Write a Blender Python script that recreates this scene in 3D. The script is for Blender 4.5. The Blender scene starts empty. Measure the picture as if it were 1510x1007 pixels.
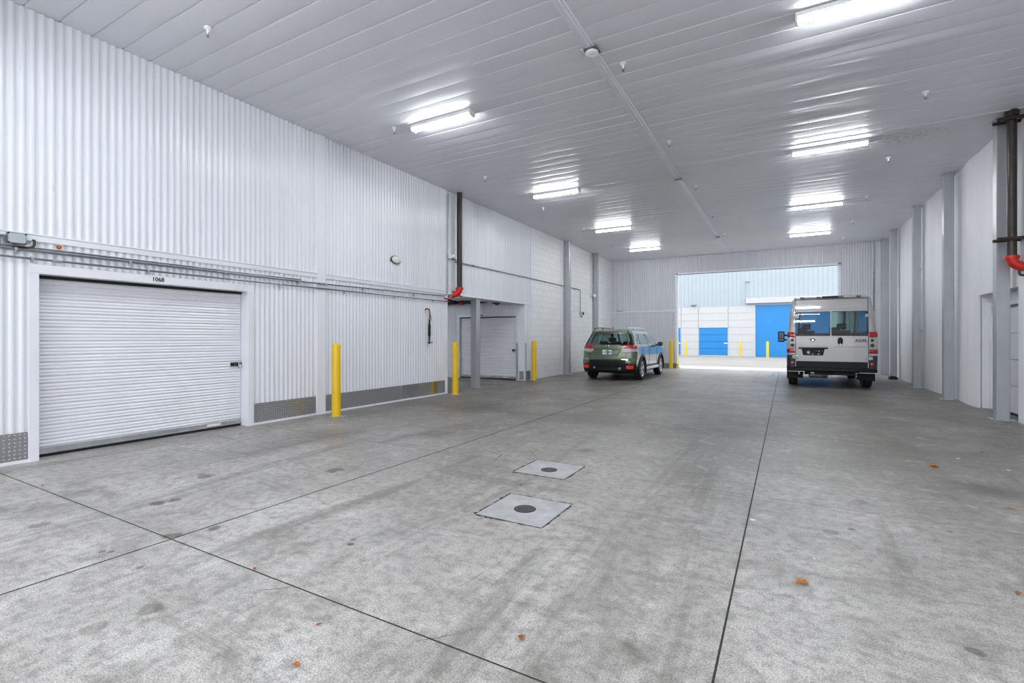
import bpy, bmesh, math, random
from mathutils import Vector, Matrix
R = math.radians
PI = math.pi
random.seed(7)
scn = bpy.context.scene
COL = scn.collection

# ------------------------------------------------------------------ materials
def new_mat(name):
    m = bpy.data.materials.new(name); m.use_nodes = True
    nt = m.node_tree; nt.nodes.clear()
    out = nt.nodes.new('ShaderNodeOutputMaterial')
    return m, nt, out

class NT:
    """tiny node helper"""
    def __init__(s, nt): s.nt = nt
    def n(s, typ, **kw):
        nd = s.nt.nodes.new('ShaderNode' + typ)
        for k, v in kw.items():
            if k.startswith('_'): setattr(nd, k[1:], v)
            else: nd.inputs[k.replace('__', ' ')].default_value = v
        return nd
    def l(s, a, b): s.nt.links.new(a, b)
    def math(s, op, a, b=None, c=None, clamp=False):
        nd = s.nt.nodes.new('ShaderNodeMath'); nd.operation = op; nd.use_clamp = clamp
        for i, v in enumerate((a, b, c)):
            if v is None: continue
            if isinstance(v, (int, float)): nd.inputs[i].default_value = v
            else: s.l(v, nd.inputs[i])
        return nd.outputs[0]
    def mix(s, fac, a, b, blend='MIX'):
        nd = s.nt.nodes.new('ShaderNodeMix'); nd.data_type = 'RGBA'; nd.blend_type = blend
        if isinstance(fac, (int, float)): nd.inputs[0].default_value = fac
        else: s.l(fac, nd.inputs[0])
        for i, v in ((6, a), (7, b)):
            if isinstance(v, tuple): nd.inputs[i].default_value = (*v, 1)
            else: s.l(v, nd.inputs[i])
        return nd.outputs[2]
    def ramp(s, v, *stops):
        nd = s.nt.nodes.new('ShaderNodeValToRGB'); e = nd.color_ramp.elements
        while len(e) < len(stops): e.new(0.5)
        for k, (p, c) in enumerate(stops):
            e[k].position = p; e[k].color = (*c, 1) if isinstance(c, tuple) else (c, c, c, 1)
        s.l(v, nd.inputs[0]); return nd.outputs[0]
    def noise(s, vec, scale, detail=4, rough=.55, dist=0):
        nd = s.nt.nodes.new('ShaderNodeTexNoise')
        nd.inputs['Scale'].default_value = scale; nd.inputs['Detail'].default_value = detail
        nd.inputs['Roughness'].default_value = rough; nd.inputs['Distortion'].default_value = dist
        if vec is not None: s.l(vec, nd.inputs['Vector'])
        return nd.outputs['Fac']
    def mapping(s, vec, sc=(1, 1, 1), loc=(0, 0, 0)):
        nd = s.nt.nodes.new('ShaderNodeMapping'); nd.inputs['Scale'].default_value = sc
        nd.inputs['Location'].default_value = loc; s.l(vec, nd.inputs['Vector']); return nd.outputs[0]
    def bump(s, h, strength=.3, dist=.01):
        nd = s.nt.nodes.new('ShaderNodeBump'); nd.inputs['Strength'].default_value = strength
        nd.inputs['Distance'].default_value = dist; s.l(h, nd.inputs['Height']); return nd.outputs[0]

def pbr(name, col, rough=.5, metal=0., spec=.5, coat=0., var=0., vscale=3., bump=0., bscale=60., stretch=(1, 1, 1), speck=0.):
    m, nt, out = new_mat(name); g = NT(nt)
    b = nt.nodes.new('ShaderNodeBsdfPrincipled'); g.l(b.outputs[0], out.inputs[0])
    b.inputs['Base Color'].default_value = (*col, 1); b.inputs['Roughness'].default_value = rough
    b.inputs['Metallic'].default_value = metal; b.inputs['Specular IOR Level'].default_value = spec
    b.inputs['Coat Weight'].default_value = coat; b.inputs['Coat Roughness'].default_value = .04
    tc = nt.nodes.new('ShaderNodeTexCoord').outputs['Object']
    tc = g.mapping(tc, stretch)
    c = None
    if var:
        n = g.noise(tc, vscale, 5)
        c = g.mix(g.ramp(n, (.3, 0.), (.72, 1.)), tuple(x * (1 - var) for x in col), tuple(min(1, x * (1 + var * .5)) for x in col))
    if speck:
        n2 = g.noise(tc, vscale * 9, 3)
        f = g.ramp(n2, (.70, 0.), (.74, 1.))
        c = g.mix(g.math('MULTIPLY', f, speck), c if c is not None else tuple(col), tuple(x * .35 for x in col))
    if c is not None: g.l(c, b.inputs['Base Color'])
    if bump:
        g.l(g.bump(g.noise(tc, bscale, 4), bump, .004), b.inputs['Normal'])
    return m

def emis(name, col, s):
    m, nt, out = new_mat(name)
    e = nt.nodes.new('ShaderNodeEmission'); e.inputs[0].default_value = (*col, 1); e.inputs[1].default_value = s
    nt.links.new(e.outputs[0], out.inputs[0]); return m

def glass(name, tint, rough=.02, ior=1.5):
    m, nt, out = new_mat(name); g = NT(nt)
    t = g.n('BsdfTransparent', Color=(*tint, 1)); gl = g.n('BsdfGlossy', Roughness=rough)
    fr = g.n('Fresnel', IOR=ior); mx = nt.nodes.new('ShaderNodeMixShader')
    geo = nt.nodes.new('ShaderNodeNewGeometry')
    g.l(g.math('MULTIPLY_ADD', geo.outputs['Backfacing'], 1 / ior - ior, ior), fr.inputs['IOR'])   # same reflectance from both sides of the pane
    fac = g.math('ADD', fr.outputs[0], .03, clamp=True)
    g.l(fac, mx.inputs[0]); g.l(t.outputs[0], mx.inputs[1]); g.l(gl.outputs[0], mx.inputs[2]); g.l(mx.outputs[0], out.inputs[0])
    return m

M = {}
M['wall'] = pbr('white_wall_paint', (.76, .775, .83), .24, spec=.5, var=.05, vscale=1.2, stretch=(1, 6, .4), speck=.35)
M['trim'] = pbr('white_trim_paint', (.76, .775, .825), .34, var=.05, vscale=2)
M['endwall'] = pbr('grey_white_metal_siding', (.60, .61, .65), .34, var=.06, vscale=1.5, stretch=(6, 1, .4))
M['curtain'] = pbr('white_door_slats', (.78, .79, .84), .30, var=.05, vscale=2)
M['galv'] = pbr('galvanised_steel', (.56, .575, .60), .28, metal=.85, var=.2, vscale=6, bump=.05)
M['column'] = pbr('grey_painted_steel', (.43, .445, .475), .34, metal=.35, var=.12, vscale=2.5, stretch=(1, 1, .5))
M['conduit'] = pbr('conduit_steel', (.24, .26, .28), .35, metal=.8, var=.2, vscale=9)
M['dark'] = pbr('dark_gap', (.012, .012, .013), .7, var=.2)
M['black'] = pbr('black_plastic', (.010, .011, .013), .45, spec=.25, var=.2, vscale=6)
M['rubber'] = pbr('tyre_rubber', (.016, .016, .017), .75, var=.3, vscale=8, bump=.2)
M['yellow'] = pbr('yellow_bollard_sleeve', (.80, .50, .004), .30, var=.10, vscale=3, speck=.25)
M['yellow2'] = pbr('yellow_bollard_outside', (.60, .47, .03), .4, var=.08, vscale=3)
M['red'] = pbr('red_pipe_paint', (.60, .02, .012), .35, var=.2, vscale=8)
M['iron'] = pbr('black_iron_pipe', (.055, .045, .042), .38, metal=.5, var=.45, vscale=4, stretch=(3, 3, .6), bump=.1)
M['rust'] = pbr('rust', (.17, .06, .03), .8, var=.5, vscale=30, bump=.4)
M['clamp'] = pbr('dark_rusty_clamp', (.045, .025, .018), .6, metal=.3, var=.6, vscale=20, bump=.3)
M['nest'] = pbr('rust_orange', (.42, .13, .02), .9, var=.5, vscale=60, bump=.6)
M['greybox'] = pbr('grey_box_enamel', (.42, .47, .50), .4, var=.08)
M['white'] = pbr('white_plastic', (.85, .86, .86), .4, var=.04)
M['offwhite'] = pbr('offwhite_oval', (.74, .76, .73), .45, var=.1, vscale=10)
M['kerb'] = pbr('concrete_kerb', (.20, .195, .18), .85, var=.3, vscale=4, bump=.3)
M['patch'] = pbr('pale_concrete_patch', (.43, .435, .445), .75, var=.22, vscale=7, bump=.3, speck=.5)
M['grate'] = pbr('cast_iron_grate', (.10, .10, .105), .6, metal=.5, var=.3, vscale=30)
M['soot'] = pbr('crack_dirt', (.035, .033, .03), .9, var=.4, vscale=30)
M['tube'] = emis('lit_diffuser', (.95, .975, 1.0), 56)
M['text'] = pbr('black_lettering', (.02, .02, .025), .5, var=.1)
M['rightwall'] = pbr('white_plaster', (.80, .81, .835), .55, var=.07, vscale=1.1, stretch=(1, 3, .5), bump=.10, bscale=5, speck=.3)
M['sectional'] = pbr('grey_white_door_panel', (.62, .64, .68), .45, var=.05)
# vehicles
M['green'] = pbr('metallic_green_paint', (.15, .18, .118), .26, metal=.35, coat=.9, var=.05)
M['silver'] = pbr('silver_grey_paint', (.40, .39, .39), .30, metal=.25, coat=.7, var=.04)
M['lamp_red'] = pbr('red_lens', (.40, .006, .012), .12, coat=.8, var=.2, vscale=20)
M['lamp_red2'] = pbr('bright_red_reflector', (.85, .05, .03), .2, coat=.6, var=.2, vscale=20)
M['lamp_clear'] = pbr('clear_lens', (.52, .49, .48), .12, coat=.8, var=.25, vscale=25)
M['seat'] = pbr('dark_seat_fabric', (.035, .037, .042), .8, var=.2)
M['seatlight'] = pbr('grey_trim_fabric', (.10, .11, .12), .7, var=.2)
M['chrome'] = pbr('chrome', (.75, .76, .78), .12, metal=1, var=.05)
M['alloy'] = pbr('alloy_wheel', (.62, .63, .66), .25, metal=.8, var=.1)
M['steelwheel'] = pbr('steel_wheel', (.32, .33, .35), .4, metal=.6, var=.1)
M['exh'] = pbr('exhaust_steel', (.45, .42, .38), .35, metal=.8, var=.4, vscale=12)
M['glass_suv'] = glass('tinted_glass', (.48, .64, .62))
M['glass_side'] = glass('side_glass', (.42, .55, .55), ior=1.6)
M['glass_van'] = glass('privacy_glass', (.27, .38, .39))
M['screen'] = glass('windscreen_glass', (.72, .90, .88))
M['plate_white'] = pbr('plate_white', (.78, .82, .86), .4, var=.05)
M['plate_teal'] = pbr('plate_teal', (.05, .45, .55), .4, var=.05)
M['undercoat'] = pbr('underbody', (.02, .02, .022), .8, var=.4)
# outside
M['blue'] = pbr('blue_door_paint', (.012, .20, .52), .35, var=.06, vscale=1.5)
M['siding'] = pbr('pale_blue_grey_siding', (.37, .425, .465), .4, var=.04)
M['panelwall'] = pbr('white_building_panel', (.47, .475, .49), .5, var=.03)
# leaves
M['leaf_y'] = pbr('orange_leaf', (.52, .17, .012), .6, var=.5, vscale=60, bump=.4)
M['leaf_b'] = pbr('brown_leaf', (.36, .13, .04), .7, var=.5, vscale=60, bump=.4)
M['leaf_r'] = pbr('red_leaf', (.45, .05, .03), .6, var=.4, vscale=60, bump=.4)

SPOTS = [(-4.54, 2.07, 0.062, 0.8), (-4.51, 2.18, 0.057, 0.75), (-5.01, 2.71, 0.067, 0.7), (-5.12, 2.73, 0.034, 0.6), (-4.76, 2.75, 0.04, 0.4), (-4.84, 2.94, 0.034, 0.5), (-4.07, 3.5, 0.091, 0.7), (-3.71, 1.78, 0.056, 0.8), (-3.58, 2.0, 0.039, 0.75), (-3.82, 1.43, 0.022, 0.8), (-3.77, 1.46, 0.02, 0.8), (-3.36, 1.44, 0.02, 0.7), (-4.76, 1.41, 0.055, 0.6), (-5.44, 1.89, 0.18, 0.5), (-2.52, 2.29, 0.023, 0.9), (-2.56, 2.35, 0.02, 0.7), (-3.76, 1.44, 0.194, 0.25), (-2.8, 1.25, 0.058, 0.45), (-2.84, 1.04, 0.058, 0.4), (-5.4, 1.44, 0.299, 0.35), (-2.14, 5.6, 0.124, 0.8), (-0.58, 2.11, 0.103, 0.6), (0.27, 4.1, 0.048, 0.6), (0.41, 4.23, 0.024, 0.8), (0.72, 2.85, 0.033, 0.7), (1.57, 5.93, 0.275, 0.7), (1.01, 4.52, 0.02, 0.8), (1.12, 6.51, 0.25, 0.35), (-5.71, 4.73, 0.579, 0.45), (-6.6, 6.36, 0.734, 0.4), (-4.37, 5.49, 0.289, 0.5), (-2.54, 7.82, 0.674, 0.4), (0.56, 6.52, 0.527, 0.3), (-0.5, 7.67, 0.482, 0.3), (-5.49, 7.97, 0.739, 0.45), (1.32, 9.63, 0.647, 0.4)]
def floor_mat():
    m, nt, out = new_mat('stained_concrete'); g = NT(nt)
    b = nt.nodes.new('ShaderNodeBsdfPrincipled'); g.l(b.outputs[0], out.inputs[0])
    P = nt.nodes.new('ShaderNodeTexCoord').outputs['Object']
    big = g.noise(P, .33, 5, .6); mid = g.noise(P, 1.3, 6, .65, .4); fine = g.noise(P, 14, 5, .7); grit = g.noise(P, 120, 3, .8)
    c = g.mix(g.ramp(big, (.32, 0.), (.7, 1.)), (.53, .505, .475), (.685, .665, .64))
    c = g.mix(g.math('MULTIPLY', g.ramp(mid, (.36, 1.), (.60, 0.)), .55), c, (.29, .28, .26))
    c = g.mix(g.math('MULTIPLY', g.ramp(mid, (.55, 0.), (.78, 1.)), .55), c, (.64, .635, .63))
    c = g.mix(g.math('MULTIPLY', g.ramp(fine, (.38, 1.), (.54, 0.)), .5), c, (.16, .155, .145))
    c = g.mix(g.math('MULTIPLY', g.ramp(grit, (.42, 1.), (.54, 0.)), .62), c, (.10, .096, .092))
    c = g.mix(g.math('MULTIPLY', g.ramp(grit, (.57, 0.), (.72, 1.)), .30), c, (.74, .74, .73))
    # streaks left by tyres, running along the hall
    st = g.noise(g.mapping(P, (1.6, .16, 1)), 1.2, 6, .7, .6)
    c = g.mix(g.math('MULTIPLY', g.ramp(st, (.52, 0.), (.64, 1.)), .55), c, (.13, .123, .112))
    st2 = g.noise(g.mapping(P, (.35, 2.2, 1), (4, 1, 0)), 1.5, 6, .75, .5)
    c = g.mix(g.math('MULTIPLY', g.ramp(st2, (.55, 0.), (.66, 1.)), .5), c, (.15, .142, .13))
    # traffic wear plus painted daylight falloff: floor colour darkens from mouth to mid hall
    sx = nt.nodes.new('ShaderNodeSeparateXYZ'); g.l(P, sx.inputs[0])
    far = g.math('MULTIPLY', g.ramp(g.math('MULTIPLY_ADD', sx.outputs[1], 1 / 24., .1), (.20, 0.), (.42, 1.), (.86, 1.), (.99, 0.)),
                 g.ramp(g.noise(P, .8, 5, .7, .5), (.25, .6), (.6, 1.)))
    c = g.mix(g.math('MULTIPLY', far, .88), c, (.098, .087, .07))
    # worn and grimy blotches
    bl = g.noise(P, 2.1, 8, .72, .8)
    c = g.mix(g.math('MULTIPLY', g.ramp(bl, (.53, 0.), (.63, 1.)), .42), c, (.15, .14, .122))
    bl2 = g.noise(g.mapping(P, (1, 1, 1), (9, 3, 0)), 5.5, 8, .75, .4)
    c = g.mix(g.math('MULTIPLY', g.ramp(bl2, (.57, 0.), (.64, 1.)), .38), c, (.12, .112, .10))
    c = g.mix(g.math('MULTIPLY', g.ramp(bl2, (.36, 1.), (.44, 0.)), .22), c, (.78, .77, .76))
    # oil drips
    vo = nt.nodes.new('ShaderNodeTexVoronoi'); vo.inputs['Scale'].default_value = 1.15; vo.inputs['Randomness'].default_value = 1
    wp = g.noise(P, 5, 3, .6); mp = nt.nodes.new('ShaderNodeVectorMath'); mp.operation = 'MULTIPLY_ADD'
    cb = nt.nodes.new('ShaderNodeCombineXYZ'); g.l(wp, cb.inputs[0]); g.l(wp, cb.inputs[1])
    g.l(cb.outputs[0], mp.inputs[0]); mp.inputs[1].default_value = (.25, .25, 0); g.l(P, mp.inputs[2]); g.l(mp.outputs[0], vo.inputs['Vector'])
    drip = g.math('MULTIPLY', g.ramp(vo.outputs['Distance'], (.05, 1.), (.10, 0.)), g.ramp(mid, (.42, 1.), (.60, .35)))
    c = g.mix(g.math('MULTIPLY', drip, .8), c, (.085, .082, .07))
    vo2 = nt.nodes.new('ShaderNodeTexVoronoi'); vo2.inputs['Scale'].default_value = 6.5; g.l(P, vo2.inputs['Vector'])
    c = g.mix(g.math('MULTIPLY', g.ramp(vo2.outputs['Distance'], (.035, 1.), (.07, 0.)), .55), c, (.10, .09, .08))
    # individual oil and dirt marks, each where it lies on the slab
    nc = nt.nodes.new('ShaderNodeTexNoise'); nc.inputs['Scale'].default_value = 9; nc.inputs['Detail'].default_value = 4; g.l(P, nc.inputs['Vector'])
    acc = None
    for (x, y, rad, st_) in SPOTS:
        k = min(.28, rad * 1.8)
        wo = nt.nodes.new('ShaderNodeVectorMath'); wo.operation = 'MULTIPLY_ADD'; g.l(nc.outputs['Color'], wo.inputs[0]); wo.inputs[1].default_value = (k, k, 0); g.l(P, wo.inputs[2])
        di = nt.nodes.new('ShaderNodeVectorMath'); di.operation = 'DISTANCE'; g.l(wo.outputs[0], di.inputs[0]); di.inputs[1].default_value = (x + k * .5, y + k * .5, 0)
        mr = nt.nodes.new('ShaderNodeMapRange'); g.l(di.outputs['Value'], mr.inputs['Value'])
        mr.inputs['From Min'].default_value = rad * (.85 if rad < .1 else .30); mr.inputs['From Max'].default_value = rad * 1.15; mr.inputs['To Min'].default_value = st_; mr.inputs['To Max'].default_value = 0
        acc = mr.outputs[0] if acc is None else g.math('MAXIMUM', acc, mr.outputs[0])
    acc = g.math('MULTIPLY', acc, g.ramp(fine, (.30, 1.), (.75, .7)))
    c = g.mix(g.math('MULTIPLY', acc, 1.2, clamp=True), c, (.085, .08, .068))
    g.l(c, b.inputs['Base Color'])
    r = g.math('MULTIPLY_ADD', mid, .34, .24); g.l(r, b.inputs['Roughness'])
    b.inputs['Specular IOR Level'].default_value = .42
    h = g.math('ADD', g.math('MULTIPLY', grit, .6), g.math('MULTIPLY', fine, .5))
    g.l(g.bump(h, .35, .006), b.inputs['Normal'])
    return m
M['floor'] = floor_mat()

def ceil_mat():
    m, nt, out = new_mat('white_ceiling_panel'); g = NT(nt)
    b = nt.nodes.new('ShaderNodeBsdfPrincipled'); g.l(b.outputs[0], out.inputs[0])
    P = nt.nodes.new('ShaderNodeTexCoord').outputs['Object']
    n = g.noise(P, .6, 4)
    c = g.mix(g.ramp(n, (.3, 0.), (.7, 1.)), (.70, .715, .76), (.75, .765, .81))
    # rust spatter over the right hand half
    sx = nt.nodes.new('ShaderNodeVectorMath'); sx.operation = 'DISTANCE'; g.l(g.mapping(P, (1, 1.9, 1)), sx.inputs[0]); sx.inputs[1].default_value = (1.75, 11.2 * 1.9, 5.0)
    near = g.ramp(g.math('DIVIDE', sx.outputs['Value'], 2.2), (.08, 1.), (.50, 0.))
    sp = g.ramp(g.noise(g.mapping(P, (.7, 2, 1)), 16, 4, .7), (.50, 0.), (.58, 1.))
    c = g.mix(g.math('MULTIPLY', g.math('MULTIPLY', near, sp), .7), c, (.28, .20, .17))
    g.l(c, b.inputs['Base Color'])
    b.inputs['Roughness'].default_value = .36; b.inputs['Specular IOR Level'].default_value = .28
    wv = g.noise(g.mapping(P, (.5, 2.5, 1)), 1.3, 2)
    g.l(g.bump(wv, .25, .02), b.inputs['Normal'])
    return m
M['ceiling'] = ceil_mat()

def cmu_mat():
    m, nt, out = new_mat('white_painted_block'); g = NT(nt)
    b = nt.nodes.new('ShaderNodeBsdfPrincipled'); g.l(b.outputs[0], out.inputs[0])
    P = nt.nodes.new('ShaderNodeTexCoord').outputs['Object']
    sx = nt.nodes.new('ShaderNodeSeparateXYZ'); g.l(P, sx.inputs[0]); cb = nt.nodes.new('ShaderNodeCombineXYZ')
    g.l(sx.outputs[1], cb.inputs[0]); g.l(sx.outputs[2], cb.inputs[1])
    br = nt.nodes.new('ShaderNodeTexBrick'); g.l(cb.outputs[0], br.inputs['Vector'])
    br.inputs['Scale'].default_value = 1; br.inputs['Brick Width'].default_value = .40; br.inputs['Row Height'].default_value = .20
    br.inputs['Mortar Size'].default_value = .008; br.inputs['Mortar Smooth'].default_value = .4
    br.inputs['Color1'].default_value = (.80, .81, .82, 1); br.inputs['Color2'].default_value = (.76, .77, .78, 1); br.inputs['Mortar'].default_value = (.64, .65, .67, 1)
    g.l(br.outputs['Color'], b.inputs['Base Color']); b.inputs['Roughness'].default_value = .5
    g.l(g.bump(g.math('SUBTRACT', g.math('MULTIPLY', g.noise(P, 30), .2), br.outputs['Fac']), .35, .006), b.inputs['Normal'])
    return m
M['block'] = cmu_mat()

def diamond_mat():
    m, nt, out = new_mat('diamond_tread_plate'); g = NT(nt)
    b = nt.nodes.new('ShaderNodeBsdfPrincipled'); g.l(b.outputs[0], out.inputs[0])
    P = nt.nodes.new('ShaderNodeTexCoord').outputs['Object']
    s = nt.nodes.new('ShaderNodeSeparateXYZ'); g.l(P, s.inputs[0])
    u = g.math('MULTIPLY', s.outputs[1], 1 / .042); v = g.math('MULTIPLY', s.outputs[2], 1 / .042)
    fu = g.math('SUBTRACT', g.math('FRACT', u), .5); fv = g.math('SUBTRACT', g.math('FRACT', v), .5)
    par = g.math('MODULO', g.math('ABSOLUTE', g.math('ADD', g.math('FLOOR', u), g.math('FLOOR', v))), 2.)
    sgn = g.math('MULTIPLY_ADD', par, 2., -1.)
    a = g.math('ADD', fu, g.math('MULTIPLY', sgn, fv)); c = g.math('SUBTRACT', fu, g.math('MULTIPLY', sgn, fv))
    q = g.math('ADD', g.math('POWER', g.math('MULTIPLY', a, 1.05), 2.), g.math('POWER', g.math('MULTIPLY', c, 3.4), 2.))
    hgt = g.ramp(q, (.12, 1.), (.34, 0.))
    g.l(g.bump(hgt, 1., .012), b.inputs['Normal'])
    g.l(g.mix(hgt, (.36, .37, .385), (.95, .95, .97)), b.inputs['Base Color'])
    b.inputs['Metallic'].default_value = .75; b.inputs['Roughness'].default_value = .27
    return m
M['diamond'] = diamond_mat()

def ground_mat():
    m, nt, out = new_mat('pale_yard_paving'); g = NT(nt)
    b = nt.nodes.new('ShaderNodeBsdfPrincipled'); g.l(b.outputs[0], out.inputs[0])
    P = nt.nodes.new('ShaderNodeTexCoord').outputs['Object']
    n = g.noise(P, .6, 6, .7); n2 = g.noise(P, 9, 4, .7)
    c = g.mix(g.ramp(n, (.3, 0.), (.7, 1.)), (.28, .262, .25), (.36, .345, .335))
    c = g.mix(g.math('MULTIPLY', g.ramp(n2, (.4, 1.), (.6, 0.)), .3), c, (.22, .205, .19))
    sx = nt.nodes.new('ShaderNodeSeparateXYZ'); g.l(P, sx.inputs[0])
    apron = g.ramp(g.math('DIVIDE', g.math('SUBTRACT', sx.outputs[1], 22.), 10.), (.28, 1.), (.32, 0.))
    c = g.mix(apron, c, (.55, .545, .54))
    g.l(c, b.inputs['Base Color']); b.inputs['Roughness'].default_value = .85
    g.l(g.bump(n2, .3, .01), b.inputs['Normal'])
    return m
M['ground'] = ground_mat()

# ------------------------------------------------------------------ mesh builder
class MB:
    def __init__(s): s.v = []; s.f = []
    def add(s, vs, fs):
        o = len(s.v); s.v += [tuple(p) for p in vs]; s.f += [tuple(i + o for i in f) for f in fs]; return s
    def box(s, x0, x1, y0, y1, z0, z1):
        return s.add([(x0, y0, z0), (x1, y0, z0), (x1, y1, z0), (x0, y1, z0), (x0, y0, z1), (x1, y0, z1), (x1, y1, z1), (x0, y1, z1)],
                     [(0, 3, 2, 1), (4, 5, 6, 7), (0, 1, 5, 4), (1, 2, 6, 5), (2, 3, 7, 6), (3, 0, 4, 7)])
    def cbox(s, x0, x1, y0, y1, z0, z1, c=.01):
        """box with chamfered edges (via prism along the longest axis)"""
        d = [x1 - x0, y1 - y0, z1 - z0]; ax = d.index(max(d)); c = min(c, min(d) * .45)
        lo = [x0, y0, z0]; hi = [x1, y1, z1]; a, b = [(1, 2), (2, 0), (0, 1)][ax]
        pts = [(lo[a] + c, lo[b]), (hi[a] - c, lo[b]), (hi[a], lo[b] + c), (hi[a], hi[b] - c), (hi[a] - c, hi[b]), (lo[a] + c, hi[b]), (lo[a], hi[b] - c), (lo[a], lo[b] + c)]
        return s.prism(pts, ax, lo[ax], hi[ax])
    def prism(s, pts, axis, lo, hi):
        a, b = [(1, 2), (2, 0), (0, 1)][axis]; n = len(pts); vs = []
        for t in (lo, hi):
            for p in pts:
                q = [0, 0, 0]; q[axis] = t; q[a] = p[0]; q[b] = p[1]; vs.append(q)
        fs = [tuple(range(n - 1, -1, -1)), tuple(range(n, 2 * n))] + [(i, (i + 1) % n, (i + 1) % n + n, i + n) for i in range(n)]
        return s.add(vs, fs)
    def path(s, pts, r, n=10, caps=True):
        pts = [Vector(p) for p in pts]; rings = []
        up = None
        for i, p in enumerate(pts):
            t = ((pts[min(i + 1, len(pts) - 1)] - p).normalized() + (p - pts[max(i - 1, 0)]).normalized())
            t = t.normalized() if t.length > 1e-6 else Vector((0, 0, 1))
            if up is None:
                up = t.orthogonal().normalized()
            up = (up - t * up.dot(t)).normalized(); w = t.cross(up)
            rr = r[i] if isinstance(r, (list, tuple)) else r
            rings.append([p + (up * math.cos(2 * PI * k / n) + w * math.sin(2 * PI * k / n)) * rr for k in range(n)])
        vs = [q for rg in rings for q in rg]; fs = []
        for i in range(len(pts) - 1):
            for k in range(n):
                fs.append((i * n + k, i * n + (k + 1) % n, (i + 1) * n + (k + 1) % n, (i + 1) * n + k))
        if caps: fs.append(tuple(range(n - 1, -1, -1))); fs.append(tuple((len(pts) - 1) * n + k for k in range(n)))
        return s.add(vs, fs)
    def lathe(s, prof, origin=(0, 0, 0), axis=2, n=24, scale=(1, 1)):
        """prof: (radius, offset along axis)"""
        a, b = [(1, 2), (2, 0), (0, 1)][axis]; vs = []
        for r, h in prof:
            for k in range(n):
                q = list(origin); q[axis] += h; q[a] += r * math.cos(2 * PI * k / n) * scale[0]; q[b] += r * math.sin(2 * PI * k / n) * scale[1]; vs.append(q)
        fs = []
        for i in range(len(prof) - 1):
            for k in range(n): fs.append((i * n + k, i * n + (k + 1) % n, (i + 1) * n + (k + 1) % n, (i + 1) * n + k))
        fs.append(tuple(range(n - 1, -1, -1))); fs.append(tuple((len(prof) - 1) * n + k for k in range(n)))
        return s.add(vs, fs)
    def build(s, name, mat, parent=None, smooth=False, bevel=0, loc=None, sharp=35):
        me = bpy.data.meshes.new(name); me.from_pydata(s.v, [], s.f); me.materials.append(mat)
        bm = bmesh.new(); bm.from_mesh(me)
        bmesh.ops.remove_doubles(bm, verts=bm.verts, dist=1e-5)
        bmesh.ops.dissolve_degenerate(bm, dist=1e-5, edges=bm.edges)
        bmesh.ops.recalc_face_normals(bm, faces=bm.faces)
        bm.to_mesh(me); bm.free()
        if smooth:
            me.shade_smooth()
            try: me.set_sharp_from_angle(angle=R(sharp))
            except Exception: pass
        o = bpy.data.objects.new(name, me); COL.objects.link(o)
        if parent: o.parent = parent
        if loc: o.location = loc
        if bevel:
            b = o.modifiers.new('bevel', 'BEVEL'); b.width = bevel; b.segments = 2; b.limit_method = 'ANGLE'
        return o

def bend(pts, rad=.08, seg=6):
    """round the corners of a polyline"""
    P = [Vector(p) for p in pts]; out = [P[0]]
    for i in range(1, len(P) - 1):
        a = (P[i - 1] - P[i]); b = (P[i + 1] - P[i]); r = min(rad, a.length * .45, b.length * .45)
        s, e = P[i] + a.normalized() * r, P[i] + b.normalized() * r
        for k in range(seg + 1):
            t = k / seg; out.append(s * (1 - t) ** 2 + P[i] * 2 * t * (1 - t) + e * t * t)
    out.append(P[-1]); return out

def tag(o, label=None, cat=None, group=None, kind=None):
    if label: o['label'] = label
    if cat: o['category'] = cat
    if group: o['group'] = group
    if kind: o['kind'] = kind
    return o
def thing(name, loc, label, cat, group=None, rz=0):
    o = bpy.data.objects.new(name, None); COL.objects.link(o); o.location = loc; o.rotation_euler = (0, 0, rz)
    o.empty_display_size = .1
    return tag(o, label, cat, group)
def struct(name, mb, mat, smooth=False, label=None):
    return tag(mb.build(name, mat, smooth=smooth), label, None, None, 'structure')
def dup(root, loc, label=None, rz=None):
    r = root.copy(); COL.objects.link(r); r.location = loc
    if rz is not None: r.rotation_euler = (0, 0, rz)
    if label: r['label'] = label
    for ch in list(root.children):
        c = ch.copy(); COL.objects.link(c); c.parent = r
        for gch in list(ch.children):
            d = gch.copy(); COL.objects.link(d); d.parent = c
    return r
def text(name, body, size, loc, rot, mat, parent=None, ext=.001, align='CENTER', xs=1.):
    cu = bpy.data.curves.new(name, 'FONT'); cu.body = body; cu.size = size; cu.extrude = ext; cu.offset = size * .03
    cu.align_x = align; cu.align_y = 'CENTER'; cu.materials.append(mat)
    tmp = bpy.data.objects.new(name + '_curve', cu); COL.objects.link(tmp)
    bpy.context.view_layer.update()
    me = bpy.data.meshes.new_from_object(tmp.evaluated_get(bpy.context.evaluated_depsgraph_get()))
    me.name = name
    bpy.data.objects.remove(tmp); bpy.data.curves.remove(cu)
    if not me.materials: me.materials.append(mat)
    o = bpy.data.objects.new(name, me); COL.objects.link(o); o.location = loc; o.rotation_euler = rot; o.scale = (xs, 1, 1)
    if parent: o.parent = parent
    return o

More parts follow.
